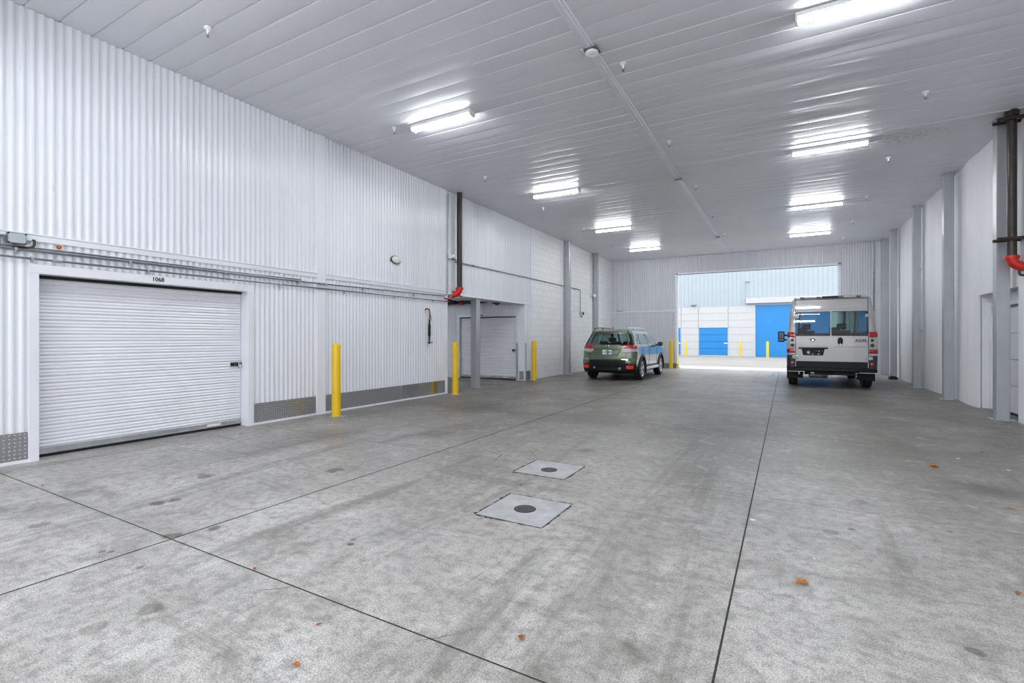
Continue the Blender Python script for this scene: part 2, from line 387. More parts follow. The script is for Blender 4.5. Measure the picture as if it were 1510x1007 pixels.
# ------------------------------------------------------------------ room constants
XL, XR, YE, H = -7.28, 3.28, 22.7, 5.0
Y0 = -1.8
PITCH = .083
def ribf(t):
    s = math.sin(2 * PI * t); return .5 + .5 * math.tanh(2.0 * s) / math.tanh(2.0)
def corr(mb, axis, a, b, z0, z1, base, out, depth=.018, pitch=PITCH, n=10, fn=ribf):
    """ribbed sheet: runs along axis (0=x,1=y) from a to b at plane `base`, ribs rise by depth*out"""
    k = max(2, int(round((b - a) / pitch * n))); vs = []
    for i in range(k + 1):
        t = a + (b - a) * i / k; d = base + out * depth * fn(t / pitch)
        for z in (z0, z1): vs.append((d, t, z) if axis == 1 else (t, d, z))
    return mb.add(vs, [(2 * i, 2 * i + 2, 2 * i + 3, 2 * i + 1) for i in range(k)])

# ---------- floor: slabs with real joint grooves
def floor():
    mb = MB(); g = .0048
    xs = [-14.5, -10.9, -7.3, -3.65, -.255, 3.1, 4.2]
    ys = [Y0, 1.75, 4.70, 7.75, 10.8, 13.9, 17.0, 20.1, YE]
    for i in range(len(xs) - 1):
        for j in range(len(ys) - 1):
            gy0 = g if j == 1 else (.0032 if j == 2 else .0014); gy1 = g if j == 0 else (.0032 if j == 1 else .0014)
            gx0 = (.0085 if i == 3 else g) if 3 <= i <= 4 else .001; gx1 = (.0085 if i == 2 else g) if 2 <= i <= 3 else .001
            c = .0012
            x0, x1, y0, y1 = xs[i] + gx0, xs[i + 1] - gx1, ys[j] + gy0, ys[j + 1] - gy1
            mb.add([(x0 + c, y0 + c, 0), (x1 - c, y0 + c, 0), (x1 - c, y1 - c, 0), (x0 + c, y1 - c, 0),
                    (x0, y0, -c), (x1, y0, -c), (x1, y1, -c), (x0, y1, -c), (x0, y0, -.02), (x1, y0, -.02), (x1, y1, -.02), (x0, y1, -.02)],
                   [(0, 1, 2, 3), (0, 4, 5, 1), (1, 5, 6, 2), (2, 6, 7, 3), (3, 7, 4, 0), (4, 8, 9, 5), (5, 9, 10, 6), (6, 10, 11, 7), (7, 11, 8, 4)])
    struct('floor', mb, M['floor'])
    struct('floor_joint_filler', MB().box(-14.5, 4.2, Y0, YE, -.2, -.0011), M['soot'])
floor()
struct('ground', MB().box(-40, 40, YE, 62, -.25, -.002).box(-40, 40, -40, Y0, -.25, -.002), M['ground'])

# ---------- ceiling: 0.3 m liner panels with seams, slightly buckled
def ceiling():
    mb = MB(); rnd = random.Random(3); w = .3048
    n = int((YE + .1 - Y0) / w) + 1
    for half, (xa, xb) in enumerate(((XL - .3, -2.14), (-2.14, XR + .3))):
        nx = 44
        for k in range(n):
            y = Y0 + .16 + k * w; tilt = rnd.uniform(-.0022, .0022); crown = rnd.uniform(.0015, .0045)
            prof = [(0, .016), (.011, .0), (.03, -.001)] + [(.03 + (w - .045) * q / 6, None) for q in range(1, 6)] + [(w - .015, -.001), (w - .008, .0), (w, .016)]
            vs = []; ph = rnd.uniform(0, 6); amp = .0016 if half == 0 else .0022
            for i in range(nx + 1):
                x = xa + (xb - xa) * i / nx
                # deeper dents in the right hand bays
                dent = 0
                if half == 1:
                    dent = .020 * math.exp(-((x - .1) / 1.5) ** 2) * math.exp(-((y - 7.9) / 1.5) ** 2) * math.sin(k * 2.2 + x * .9)
                for (d, z) in prof:
                    q = max(0, min(1, (d - .03) / (w - .045)))
                    zz = (z if z is not None else -.001) - crown * math.sin(PI * q)
                    zz += tilt * (q - .5) * 2 + (amp * math.sin(x * 1.7 + ph) + dent) * math.sin(PI * q)
                    vs.append((x, y + d, H + zz))
            m = len(prof); mb.add(vs, [(i * m + j, (i + 1) * m + j, (i + 1) * m + j + 1, i * m + j + 1) for i in range(nx) for j in range(m - 1)])
    o = struct('ceiling', mb, M['ceiling'], smooth=True)
    struct('roof', MB().box(-15, 4.6, Y0, YE + .3, H + .03, H + .3), M['trim'])
ceiling()
# batten along the middle of the ceiling and a cross joint
mb = MB().cbox(-2.20, -2.08, Y0, YE, H - .022, H + .01, .006).cbox(-2.165, -2.115, Y0, YE, H - .034, H - .015, .004)
struct('trim_1', mb, M['trim'], label='long white batten down the middle of the ceiling')
struct('trim_2', MB().cbox(-2.08, XR, 10.62, 10.65, H - .012, H + .01, .003), M['trim'], label='thin cross batten on the right half of the ceiling')

# ---------- left wall
DA, DB, DZ = 2.145, 4.565, 2.085      # roll up door
AA, AB, AZ = 9.67, 13.75, 2.47        # alcove mouth
def left_wall():
    mb = MB(); back = XL - .035
    # mass
    mb.box(-7.62, back, Y0, DA - .01, 0, H); mb.box(-7.62, back, DB + .01, AA, 0, H)
    mb.box(-7.62, back, DA - .01, DB + .01, DZ + .01, H); mb.box(-7.62, back, AA, AB, AZ, H); mb.box(-7.62, back, AB + .12, 14.2, 0, H)
    mb.box(-8.0, -7.60, DA - .4, DB + .4, 0, DZ + .4)
    # lower ribbed sheets
    b = XL - .017
    corr(mb, 1, Y0, DA - .09, .03, 2.46, b, 1); corr(mb, 1, DB + .09, 5.83, .03, 2.46, b, 1); corr(mb, 1, 6.02, 9.60, .03, 2.46, b, 1)
    corr(mb, 1, DA - .09, DB + .09, DZ + .10, 2.46, b, 1)
    corr(mb, 1, AB + .06, 14.16, .03, 2.46, b, 1)
    # upper ribbed sheets
    corr(mb, 1, Y0, 5.83, 2.50, H - .004, b + .012, 1); corr(mb, 1, 6.02, 9.58, 2.50, H - .004, b + .012, 1)
    corr(mb, 1, 9.60, 14.18, 2.47, H - .004, b, 1)
    struct('wall_left', mb, M['wall'], smooth=True)
left_wall()
f_ = XL + .012
mb = MB().prism([(XL - .03, 2.415), (f_ + .010, 2.425), (f_ + .014, 2.435), (f_ + .012, 2.505), (f_ - .004, 2.525), (XL - .03, 2.53)][::1], 1, Y0, 5.83) if False else MB()
def flash(mb, ya, yb):
    pts = [(XL - .03, 2.44), (f_ + .004, 2.44), (f_ + .006, 2.50), (f_ + .016, 2.512), (f_ + .014, 2.522), (XL - .03, 2.53)]
    # prism over y uses (z, x) order
    return mb.prism([(z, x) for x, z in pts], 1, ya, yb)
mb = MB(); flash(mb, Y0, 5.84); flash(mb, 6.01, 9.60)
struct('trim_3', mb, M['trim'], label='white drip flashing along the left wall above the door')
mb = MB().cbox(XL - .03, XL + .022, 5.83, 6.02, 0, H, .006)
struct('trim_4', mb, M['trim'], label='flat white vertical cover strip between ribbed panels')
mb = MB().cbox(XL - .10, XL + .008, 9.585, AA + .01, 0, 2.47, .006)
mb.cbox(XL - .03, XL + .012, 9.575, 9.615, 2.47, H, .004)
struct('trim_5', mb, M['trim'], label='white corner trim at the alcove')
mb = MB().cbox(XL - .35, XL + .014, AA, 14.2, AZ - .035, AZ + .012, .005).cbox(XL - .03, XL + .012, 14.16, 14.22, 0, H, .004)
mb.cbox(XL - .32, XL + .008, AB - .0, AB + .07, 0, AZ, .005)
struct('trim_6', mb, M['trim'], label='white trim around the alcove header')
# door frame
mb = MB()
mb.cbox(-7.60, XL + .016, DA - .09, DA, 0, DZ, .004); mb.cbox(-7.60, XL + .016, DB, DB + .095, 0, DZ, .004)
mb.cbox(-7.60, XL + .016, DA - .09, DB + .095, DZ, DZ + .105, .004)
struct('trim_7', mb, M['trim'], label='white frame of the roll-up door')
# white base strip
mb = MB().box(XL - .03, XL + .012, Y0, DA - .09, 0, .035).box(XL - .03, XL + .012, DB + .095, 5.83, 0, .035).box(XL - .03, XL + .012, 6.02, 9.585, 0, .035)
struct('baseboard_left', mb, M['trim'])
# masonry
struct('wall_left_masonry', MB().box(-7.62, XL - .002, 14.2, YE + .2, 0, H), M['block'])

# roll-up doors
def slats(mb, axis, a, b, z0, z1, base, out, d=.013, per=.081):
    k = int(round((z1 - z0) / per)); per = (z1 - z0) / k; pts = []
    for i in range(k):
        for t, h in ((0, 0), (.05, 0), (.12, .55), (.25, 1), (.40, .85), (.48, .5), (.52, .5), (.60, .85), (.75, 1), (.90, .6), (.97, 0)):
            pts.append((z0 + (i + t) * per, base + out * d * h))
    pts.append((z1, base)); vs = []
    for z, q in pts:
        for t in (a, b): vs.append((q, t, z) if axis == 1 else (t, q, z))
    return mb.add(vs, [(2 * i, 2 * i + 1, 2 * i + 3, 2 * i + 2) for i in range(len(pts) - 1)])
def rolldoor(name, label, axis, plane, out, a, b, top, latch_end, loc):
    r = thing(name, loc, label, None); r['kind'] = 'structure'
    def X(mb_fn, nm, mat, par=r, **kw):
        mb = MB(); mb_fn(mb); return mb.build(nm, mat, par, loc=None, **kw)
    def bx(mb, t0, t1, p0, p1, z0, z1, c=.003):
        p0, p1 = sorted((plane + out * p0, plane + out * p1))
        t0, t1 = sorted((t0, t1))
        return mb.cbox(p0, p1, t0, t1, z0, z1, c) if axis == 1 else mb.cbox(t0, t1, p0, p1, z0, z1, c)
    cur = X(lambda m: (slats(m, axis, a + .006, b - .006, .105, top - .03, plane, out), bx(m, a, b, -.05, -.004, .08, top)), 'door_curtain', M['curtain'], smooth=True, sharp=25)
    X(lambda m: (bx(m, a + .012, b - .012, -.03, .022, .035, .105, .006), bx(m, a + .012, b - .012, -.03, .034, .035, .052, .003)), 'bottom_bar', M['galv'])
    X(lambda m: bx(m, a + .012, b - .012, -.02, .012, .0, .036), 'bottom_seal', M['dark'])
    X(lambda m: bx(m, a, b, -.03, .03, top - .035, top), 'head_gap', M['dark'])
    def loop(m, t, w=.20):
        pts = [(t - w / 2, .028), (t - w / 2 + .015, .060), (t + w / 2 - .015, .060), (t + w / 2, .028)]
        m.path(bend([((plane + out * p, tt, .078) if axis == 1 else (tt, plane + out * p, .078)) for tt, p in pts], .02), .005, 8)
        bx(m, t - w / 2 - .02, t - w / 2 + .02, .0, .03, .065, .095); bx(m, t + w / 2 - .02, t + w / 2 + .02, .0, .03, .065, .095)
    X(lambda m: loop(m, a + (b - a) * .49), 'lift_handle', M['galv'], smooth=True)
    if axis == 1:
        X(lambda m: loop(m, b - .15, .12), 'lift_handle', M['galv'], smooth=True)
    X(lambda m: bx(m, b - .52, b - .32, .0, .024, .055, .088, .001), 'sticker', M['white'])
    s = -1 if latch_end > (a + b) / 2 else 1
    def lat(m):
        e = latch_end
        bx(m, e + s * .0, e + s * .17, .013, .028, .93, .99, .003)
        bx(m, e + s * .02, e + s * .15, .028, .040, .948, .972, .003)
        bx(m, e + s * .10, e + s * .135, .028, .062, .94, .98, .004)
    lt = X(lat, 'latch', M['iron'])
    def lock(m):
        e = latch_end + s * .045
        bx(m, e - .022, e + .022, .034, .058, .915, .955, .006)
        m.path(bend([((plane + out * .046, e + d, z) if axis == 1 else (e + d, plane + out * .046, z)) for d, z in ((-.013, .95), (-.013, .985), (.013, .985), (.013, .95))], .012), .004, 6)
    X(lock, 'padlock', M['chrome'], par=lt)
    return r
door1 = rolldoor('door_1', 'white slatted roll-up door numbered 1068 in the left wall', 1, -7.46, 1, DA, DB, DZ, DB, (0, 0, 0))
t = text('door_number', '1068', .074, (XL + .0170, 3.325, 2.140), (R(90), 0, R(90)), M['text'], ext=.0006, xs=.98)
tag(t, 'small black number 1068 above the white roll-up door', 'door number')

# alcove
mb = MB()
mb.box(-14.5, -7.6, AA - .2, AA, 0, 3.0)                         # near side wall
mb.box(-14.5, -14.3, AA, AB, 0, 3.0)
mb.box(-14.5, -7.31, AB + .12, AB + .4, 0, 3.0)
corr(mb, 0, -14.3, -9.93, .0, 2.62, AB + .017, -1); corr(mb, 0, -9.93, -7.49, 2.16, 2.62, AB + .017, -1); corr(mb, 0, -7.49, -7.30, 0, 2.62, AB + .017, -1)
mb.box(-9.83, -7.6, AB + .10, AB + .14, 0, 2.2)
struct('wall_alcove', mb, M['wall'], smooth=True)
struct('ceiling_alcove', MB().box(-14.5, -7.62, AA, AB + .1, 2.62, 2.75), M['trim'])
mb = MB().cbox(-9.93, -9.82, AB - .014, AB + .11, 0, 2.07, .004).cbox(-7.60, -7.49, AB - .014, AB + .11, 0, 2.07, .004).cbox(-9.93, -7.49, AB - .014, AB + .11, 2.07, 2.17, .004)
struct('trim_8', mb, M['trim'], label='white frame of the alcove roll-up door')
rolldoor('door_2', 'grey-white slatted roll-up door inside the alcove', 0, AB + .07, -1, -9.82, -7.60, 2.07, -7.60, (0, 0, 0))
struct('trim_9', MB().cbox(-8.95, -8.85, AB - .018, AB - .012, 2.105, 2.135, .001), M['text'], label='small dark number tab over the alcove door')
def guard(x, y, rot, lab):
    r = thing('corner_guard', (x, y, 0), lab, 'corner guard', 'dark metal corner guards by the alcove door', rot)
    MB().box(-.035, .035, -.006, 0, .02, 1.20).box(-.035, -.029, -.006, .04, .02, 1.20).build('guard_plate', M['column'], r)
guard(-7.545, AB - .016, 0, 'dark steel corner guard beside the alcove roll-up door')
guard(XL + .012, AB + .02, 0, 'dark steel corner guard at the outer corner of the alcove')
def kick(nm, ya, yb, mat, lab, z0=.035, z1=.335, axis=1, fixed=None, rows=2):
    r = thing(nm, ((XL, (ya + yb) / 2, 0) if axis == 1 else ((ya + yb) / 2, fixed, 0)), lab, 'kick plate', 'metal kick plates')
    w = (yb - ya) / 2
    mb = MB()
    if axis == 1: mb.box(.003, .0065, -w, w, z0, z1)
    else: mb.box(-w, w, -.0065, -.003, z0, z1)
    mb.build('plate', mat, r)
    mb = MB(); k = max(2, int(w * 2 / .5) + 1)
    for i in range(k):
        for z in (z0 + .02, z1 - .02):
            t = -w + .02 + (2 * w - .04) * i / (k - 1)
            if axis == 1: mb.lathe([(.006, .0065), (.005, .0085), (.001, .009)], (0, t, z), 0, 8)
            else: mb.lathe([(.006, -.0065), (.005, -.0085), (.001, -.009)], (t, 0, z), 1, 8)
    mb.build('screw', M['galv'], r, smooth=True)['kind'] = 'stuff'
kick('kick_plate', Y0 + .5, DA - .10, M['diamond'], 'diamond tread kick plate left of door 1068')
kick('kick_plate', DB + .105, 5.82, M['diamond'], 'diamond tread kick plate right of door 1068, before the cover strip')
kick('kick_plate', 6.03, 8.02, M['diamond'], 'long diamond tread kick plate behind the nearest yellow bollard')
M['plain'] = pbr('brushed_plate', (.50, .51, .53), .17, metal=.95, var=.18, vscale=5)
kick('kick_plate', 8.03, 8.62, M['plain'], 'short scuffed plain metal kick plate after the long tread plate')
kick('kick_plate', 8.63, 9.57, M['plain'], 'smooth mirror-like kick plate nearest the alcove')
kick('kick_plate', -7.48, -7.31, M['galv'], 'small metal kick plate just right of the alcove door', 0.03, .30, 0, AB)
kick('kick_plate', AB + .08, 14.14, M['plain'], 'small metal kick plate on the wall left of the bollard by the blocks', .03, .30)

# ---------- columns
def column(x, y, top, lab, w=.17, pad=True):
    r = thing('steel_column', (x, y, 0), lab, 'column', 'grey steel columns')
    h = w / 2
    # H section: web faces the camera side, flanges either side
    MB().cbox(-h, h, -h, h, .015, top, .008).build('shaft', M['column'], r)
    if pad:
        MB().cbox(-.15, .15, -.15, .15, 0, .016, .003).build('base_plate', M['galv'], r)
        for sx in (-1, 1):
            for sy in (-1, 1): MB().lathe([(.014, .016), (.014, .03), (.007, .03), (.007, .045)], (sx * .12, sy * .12, 0), 2, 6).build('anchor_bolt', M['galv'], r)
    MB().cbox(-h - .02, h + .02, -h - .02, h + .02, top, top + .012, .002).build('cap_plate', M['column'], r)
    return r
for x, y, lab in ((3.115, 11.05, 'grey steel column beside the black standpipe on the right'), (3.11, 14.1, 'second nearest grey steel column along the right wall'),
                  (3.12, 17.15, 'grey steel column on the right wall with small wall brackets beside it'), (3.13, 20.5, 'grey steel column by the black bait box')):
    column(x, y, H - .016, lab)
column(3.17, 22.35, H - .016, 'wide grey steel column in the far right corner', .23, False)
column(-7.14, 16.95, H - .016, 'grey steel column on the block wall just right of the far bollard')
column(-7.14, 20.05, H - .016, 'grey steel column behind the green car')
column(-7.43, 11.15, AZ - .047, 'short grey steel column standing in the alcove mouth', .19)
struct('trim_10', MB().box(XL - .01, XL + .02, 16.70, 16.79, 0, H).box(XL - .01, XL + .03, 19.84, 19.90, 0, H), M['trim'], label='white strips beside the left columns')

# ---------- bollards
def bollard(x, y, lab, h=1.27, m='yellow', r0=.075, plate=True, group='yellow bollards in the hall'):
    r = thing('bollard', (x, y, 0), lab, 'bollard', group)
    MB().lathe([(r0, .012), (r0, h - .035), (r0 * .96, h - .018), (r0 * .8, h - .005), (r0 * .45, h), (.004, h + .002)], n=28).build('sleeve', M[m], r, smooth=True)
    if plate:
        MB().cbox(-.13, .13, -.13, .13, 0, .012, .003).build('base_plate', M['galv'], r)
        for sx in (-1, 1):
            for sy in (-1, 1): MB().lathe([(.013, .012), (.013, .024), (.006, .024), (.006, .04)], (sx * .105, sy * .105, 0), 2, 6).build('anchor_bolt', M['galv'], r)
bollard(-6.80, 5.86, 'yellow bollard nearest the camera, between door 1068 and the alcove')
bollard(-6.95, 9.55, 'yellow bollard at the near side of the alcove mouth')
bollard(-7.05, 13.95, 'yellow bollard at the far side of the alcove, against the white block wall')
bollard(-4.47, 22.35, 'yellow bollard inside the far opening, right of the green car', 1.27)
bollard(-4.36, 23.15, 'pale yellow bollard just outside the far opening', 1.25, 'yellow2', group='yellow bollards outside')
bollard(-6.46, 37.6, 'yellow bollard outside, left of the blue roll-up door', 1.10, 'yellow2', group='yellow bollards outside')
bollard(-2.80, 37.6, 'yellow bollard outside, right of the blue roll-up door', 1.12, 'yellow2', group='yellow bollards outside')
bollard(-1.12, 37.6, 'yellow bollard outside in front of the tall blue door', 1.12, 'yellow2', .09, group='yellow bollards outside')

# ---------- end wall
OA, OB, OZ = -4.29, 1.78, 4.20
mb = MB(); b = YE
mb.box(-7.6, OA, YE + .02, YE + .18, .2, H); mb.box(OA, OB, YE + .02, YE + .18, OZ, H); mb.box(OB, XR + .3, YE + .02, YE + .18, .2, H)
corr(mb, 0, XL, OA - .07, .22, 2.56, YE + .012, -1); corr(mb, 0, XL, OA - .07, 2.60, H, YE + .004, -1)
corr(mb, 0, OA - .07, OB + .07, OZ + .07, H, YE + .004, -1); corr(mb, 0, OB + .07, 2.86, .1, H, YE + .004, -1)
struct('wall_end', mb, M['endwall'], smooth=True)
struct('wall_end_right', MB().box(2.86, XR + .3, YE - .012, YE + .02, 0, H), M['rightwall'])
struct('baseboard_end', MB().cbox(XL, OA - .02, YE - .03, YE + .18, 0, .22, .008).cbox(OB + .02, XR, YE - .0, YE + .18, 0, .2, .008), M['kerb'])
mb = MB().cbox(XL, OA - .07, YE - .028, YE + .01, 2.54, 2.61, .005)
mb.cbox(OA - .07, OA + .03, YE - .025, YE + .2, .2, OZ + .07, .006).cbox(OB - .03, OB + .07, YE - .025, YE + .2, 0, OZ + .07, .006).cbox(OA - .07, OB + .07, YE - .025, YE + .2, OZ, OZ + .08, .006)
struct('trim_11', mb, M['trim'], label='light metal trim framing the far opening')
r = thing('downpipe', (2.87, YE - .04, 0), 'thin dark pipe running up the far wall, right of the van', 'pipe')
MB().path([(0, 0, .05), (0, 0, 4.98)], .022, 8).build('pipe', M['conduit'], r, smooth=True)
for z in (1., 2.4, 3.8): MB().box(-.04, .04, 0, .03, z, z + .03).build('clamp', M['conduit'], r)
MB().path(bend([(-7.05, YE - .022, 2.63), (-6.75, YE - .022, 2.63)]), .018, 8).build('pipe_stub', M['conduit'])
tag(bpy.data.objects['pipe_stub'], 'short dark pipe stub on the far wall near the left corner', 'pipe')

# ---------- right wall with recessed door
RA, RB, RZ = 10.90, 12.78, 2.20
def right_wall():
    mb = MB()
    mb.box(XR + .25, XR + .5, Y0, YE + .1, 0, H)
    # softly bulging face between columns
    def face(ya, yb, z0, z1):
        n = max(2, int((yb - ya) / .12)); vs = []
        for i in range(n + 1):
            y = ya + (yb - ya) * i / n
            d = 0.02 * math.sin((y - 11.05) / 3.05 * 2 * PI) * (1 if y > 12.8 else 0) + .008 * math.sin(y * 5.1)
            for z in (z0, z1): vs.append((XR + max(-.03, d), y, z))
        mb.add(vs, [(2 * i, 2 * i + 2, 2 * i + 3, 2 * i + 1) for i in range(n)])
    face(Y0, RA, 0, H); face(RB, YE + .05, 0, H)
    mb.box(XR - .0, XR + .25, RA - .02, RB + .02, RZ, H)
    mb.box(XR + .03, XR + .25, RA - .25, RA, 0, RZ); mb.box(XR + .03, XR + .25, RB, RB + .25, 0, RZ)
    mb.box(XR, XR + .04, RA - .06, RA, 0, RZ + .0); mb.box(XR, XR + .04, RB, RB + .06, 0, RZ)
    struct('wall_right', mb, M['rightwall'], smooth=True)
right_wall()
def door3():
    r = thing('door_3', (XR + .24, (RA + RB) / 2, 0), 'grey-white sectional door recessed in the right wall behind the column', None); r['kind'] = 'structure'
    w = (RB - RA) / 2 - .1
    for k in range(4):
        MB().cbox(-.04, 0, -w, w, .045 + .47 * k, .045 + .47 * (k + 1) - .008, .008).build('door_panel', M['sectional'], r)
    MB().box(-.03, 0, -w, w, 0, .045).build('bottom_seal', M['dark'], r)
    for sy in (-1, 1): MB().cbox(-.09, 0, sy * (w + .05) - .05, sy * (w + .05) + .05, 0, RZ, .004).build('jamb', M['trim'], r)
    MB().cbox(-.09, 0, -w, w, 1.95, 2.03, .004).build('head_rail', M['sectional'], r)
    MB().box(-.03, 0, -w, w, 2.03, 2.20).build('head_panel', M['trim'], r)
    h = MB().path([(-.055, -w + .12, 1.32), (-.055, -w + .30, 1.33)], .008, 8); h.box(-.06, -.03, -w + .12, -w + .15, 1.30, 1.34); h.build('door_handle', M['conduit'], r)
door3()
r = thing('wall_bracket_pipe', (3.235, 17.31, 0), 'thin dark pipe with two small brackets against the right wall', 'pipe')
MB().path([(0, 0, .05), (0, 0, 4.9)], .013, 8).build('pipe', M['conduit'], r, smooth=True)
for z in (1.55, 3.25): MB().box(-.05, .03, -.03, .05, z, z + .025).build('bracket', M['iron'], r)

# bait box
r = thing('bait_box', (3.06, 20.15, 0), 'black plastic bait box on the floor by a right-hand column', 'bait box')
MB().prism([(-.16, .0), (.16, .0), (.15, .07), (.12, .10), (-.12, .10), (-.15, .07)], 1, -.10, .10).v
mb = MB(); mb.prism([(0, -.11), (.075, -.10), (.105, -.06), (.105, .06), (.075, .10), (0, .11)], 1, -.15, .15); mb.build('body', M['black'], r, bevel=.008)
MB().lathe([(.02, 0), (.02, .002)], (0, -.151, .04), 1, 12).build('entrance_hole', M['dark'], r)

# ---------- ceiling lights
def light(x, y, lab):
    r = thing('ceiling_light', (x, y, H - .005), lab, 'ceiling light', 'long fluorescent ceiling lights')
    MB().prism([(-.075, -.0), (.075, -.0), (.074, -.052), (-.074, -.052)], 0, -.60, .60).build('housing', M['white'], r)
    pts = [(.068, -.048)] + [(.068 * math.cos(a), -.053 - .040 * math.sin(a)) for a in [PI * k / 10 for k in range(11)]] + [(-.068, -.048)]
    MB().prism(pts, 0, -.585, .585).build('diffuser', M['tube'], r, smooth=True)
    for s in (-1, 1): MB().prism([(.074, -.0), (-.074, -.0), (-.075, -.06), (-.055, -.097), (.055, -.097), (.075, -.06)], 0, s * .60 - .012, s * .60 + .012).build('end_cap', M['white'], r)
rows = [6.45, 11.05, 15.65, 19.75]
nm = ['nearest', 'second', 'third', 'farthest']
for i, y in enumerate(rows):
    light(-4.97, y, 'lit ceiling tube light, %s in the left row' % nm[i])
    light(.70, y - .1, 'lit ceiling tube light, %s in the right row' % nm[i])
for y in (1.8,):
    light(-4.97, y, 'lit ceiling tube light near the open front, left row'); light(.70, y, 'lit ceiling tube light near the open front, right row')

light(-11.9, 11.0, 'unseen tube light added to brighten the alcove passage')  # extra lamp, hidden behind the wall edge, added to lift the alcove
bpy.data.objects['ceiling_light.%03d' % 10].location.z = 2.615
# ---------- sprinklers
def sprinkler(x, y, lab):
    r = thing('sprinkler', (x, y, H), lab, 'sprinkler', 'white ceiling sprinkler heads')
    MB().lathe([(.045, 0), (.045, -.012), (.030, -.022), (.020, -.030)], n=18).build('escutcheon', M['white'], r, smooth=True)
    MB().lathe([(.017, -.02), (.017, -.055), (.012, -.062), (.012, -.075)], n=12).build('body', M['white'], r, smooth=True)
    f = MB(); f.path(bend([(-.014, 0, -.055), (-.017, 0, -.08), (0, 0, -.105)], .01), .004, 6); f.path(bend([(.014, 0, -.055), (.017, 0, -.08), (0, 0, -.105)], .01), .004, 6); f.path([(0, 0, -.075), (0, 0, -.10)], .003, 6)
    f.build('frame_arms', M['conduit'], r, smooth=True)
    MB().lathe([(.018, -.104), (.018, -.107)], n=14).build('deflector', M['conduit'], r)
    return r
spr = None
for cx, row in ((-5.9, 'left'), (-1.88, 'middle'), (1.79, 'right')):
    for k, cy in enumerate((3.22, 6.33, 9.25, 12.25, 15.3, 18.35, 21.2)):
        if (cx, k) in ((-1.88, 0), (1.79, 0), (1.79, 1)): continue
        idx = k if cx < -5 else (k - 1 if cx < 0 else k - 2)
        o = ['nearest', 'second', 'third', 'fourth', 'fifth', 'sixth', 'seventh'][idx]
        lab = 'white sprinkler head on the ceiling, %s in the %s row' % (o, row)
        if spr is None: spr = sprinkler(cx, cy, lab)
        else: dup(spr, (cx, cy, H), lab)

# detectors on the batten
r = thing('smoke_detector', (-2.12, 5.80, H - .034), 'round white detector on a square box on the ceiling batten', 'smoke detector')
MB().cbox(-.085, .085, -.085, .085, -.012, .0, .004).build('mounting_plate', M['conduit'], r)
MB().box(-.12, -.085, -.09, .09, -.010, 0).build('side_flange', M['trim'], r)
MB().lathe([(.06, -.010), (.078, -.022), (.080, -.040), (.066, -.052), (.03, -.056), (.028, -.050), (.012, -.050), (.01, -.056), (.002, -.057)], n=28).build('detector_head', M['white'], r, smooth=True)
for y, lab in ((11.46, 'small dark box on the ceiling batten in mid hall'), (18.65, 'small dark box on the ceiling batten near the far end')):
    r = thing('junction_box', (-2.12, y, H - .034), lab, 'junction box', 'boxes on the ceiling batten')
    MB().cbox(-.07, .07, -.06, .06, -.05, 0, .006).build('box', M['conduit'], r)
    MB().cbox(-.075, .075, -.065, .065, -.056, -.05, .003).build('cover', M['galv'], r)
    MB().path([(-.07, 0, -.02), (-.19, 0, -.02)], .012, 8).build('connector', M['galv'], r)

# ---------- conduits and pipes on the left wall
XC = XL + .034
def clamps(r, ys, z, x=XC):
    for y in ys:
        MB().box(x - .03, x + .014, y - .011, y + .011, z - .016, z + .016).box(x - .03, x - .012, y - .011, y + .011, z - .045, z + .016).build('clamp', M['galv'], r)
r = thing('conduit', (0, 0, 0), 'upper grey conduit along the left wall, turning up at the alcove', 'conduit')
MB().path(bend([(XC, Y0, 2.325), (XC, 5.7, 2.335), (XC + .02, 5.82, 2.335), (XC + .02, 6.03, 2.335), (XC, 6.15, 2.338), (XC, 9.62, 2.385), (XC, 9.66, 4.92)], .14), .0125, 10).build('pipe', M['conduit'], r, smooth=True)
clamps(r, (1.95, 3.0, 4.2, 5.45, 6.9, 8.4), 2.332)
MB().path([(XC + .0, 5.55, 2.333), (XC, 5.67, 2.334)], .018, 10).build('coupling', M['galv'], r, smooth=True)
MB().path([(XC + .02, 5.84, 2.335), (XC + .02, 6.02, 2.335)], .018, 10).build('coupling', M['galv'], r, smooth=True)
r = thing('conduit', (0, 0, 0), 'second grey conduit just above, close to the upper one, from the junction box', 'conduit')
MB().path(bend([(XC, Y0, 2.355), (XC, 5.5, 2.365)]), .010, 8).build('pipe', M['conduit'], r, smooth=True)
r = thing('conduit', (0, 0, 0), 'lower grey conduit running straight along the left wall', 'conduit')
MB().path([(XC, Y0, 2.235), (XC, 5.8, 2.25), (XC + .012, 5.92, 2.252), (XC, 6.05, 2.25), (XC, 9.72, 2.262)], .0115, 10).build('pipe', M['conduit'], r, smooth=True)
clamps(r, (1.2, 2.08, 3.2, 5.1, 6.45, 7.8, 9.1), 2.246)
MB().path([(XC, 2.25, 2.240), (XC, 2.33, 2.240)], .017, 10).build('coupling', M['galv'], r, smooth=True)
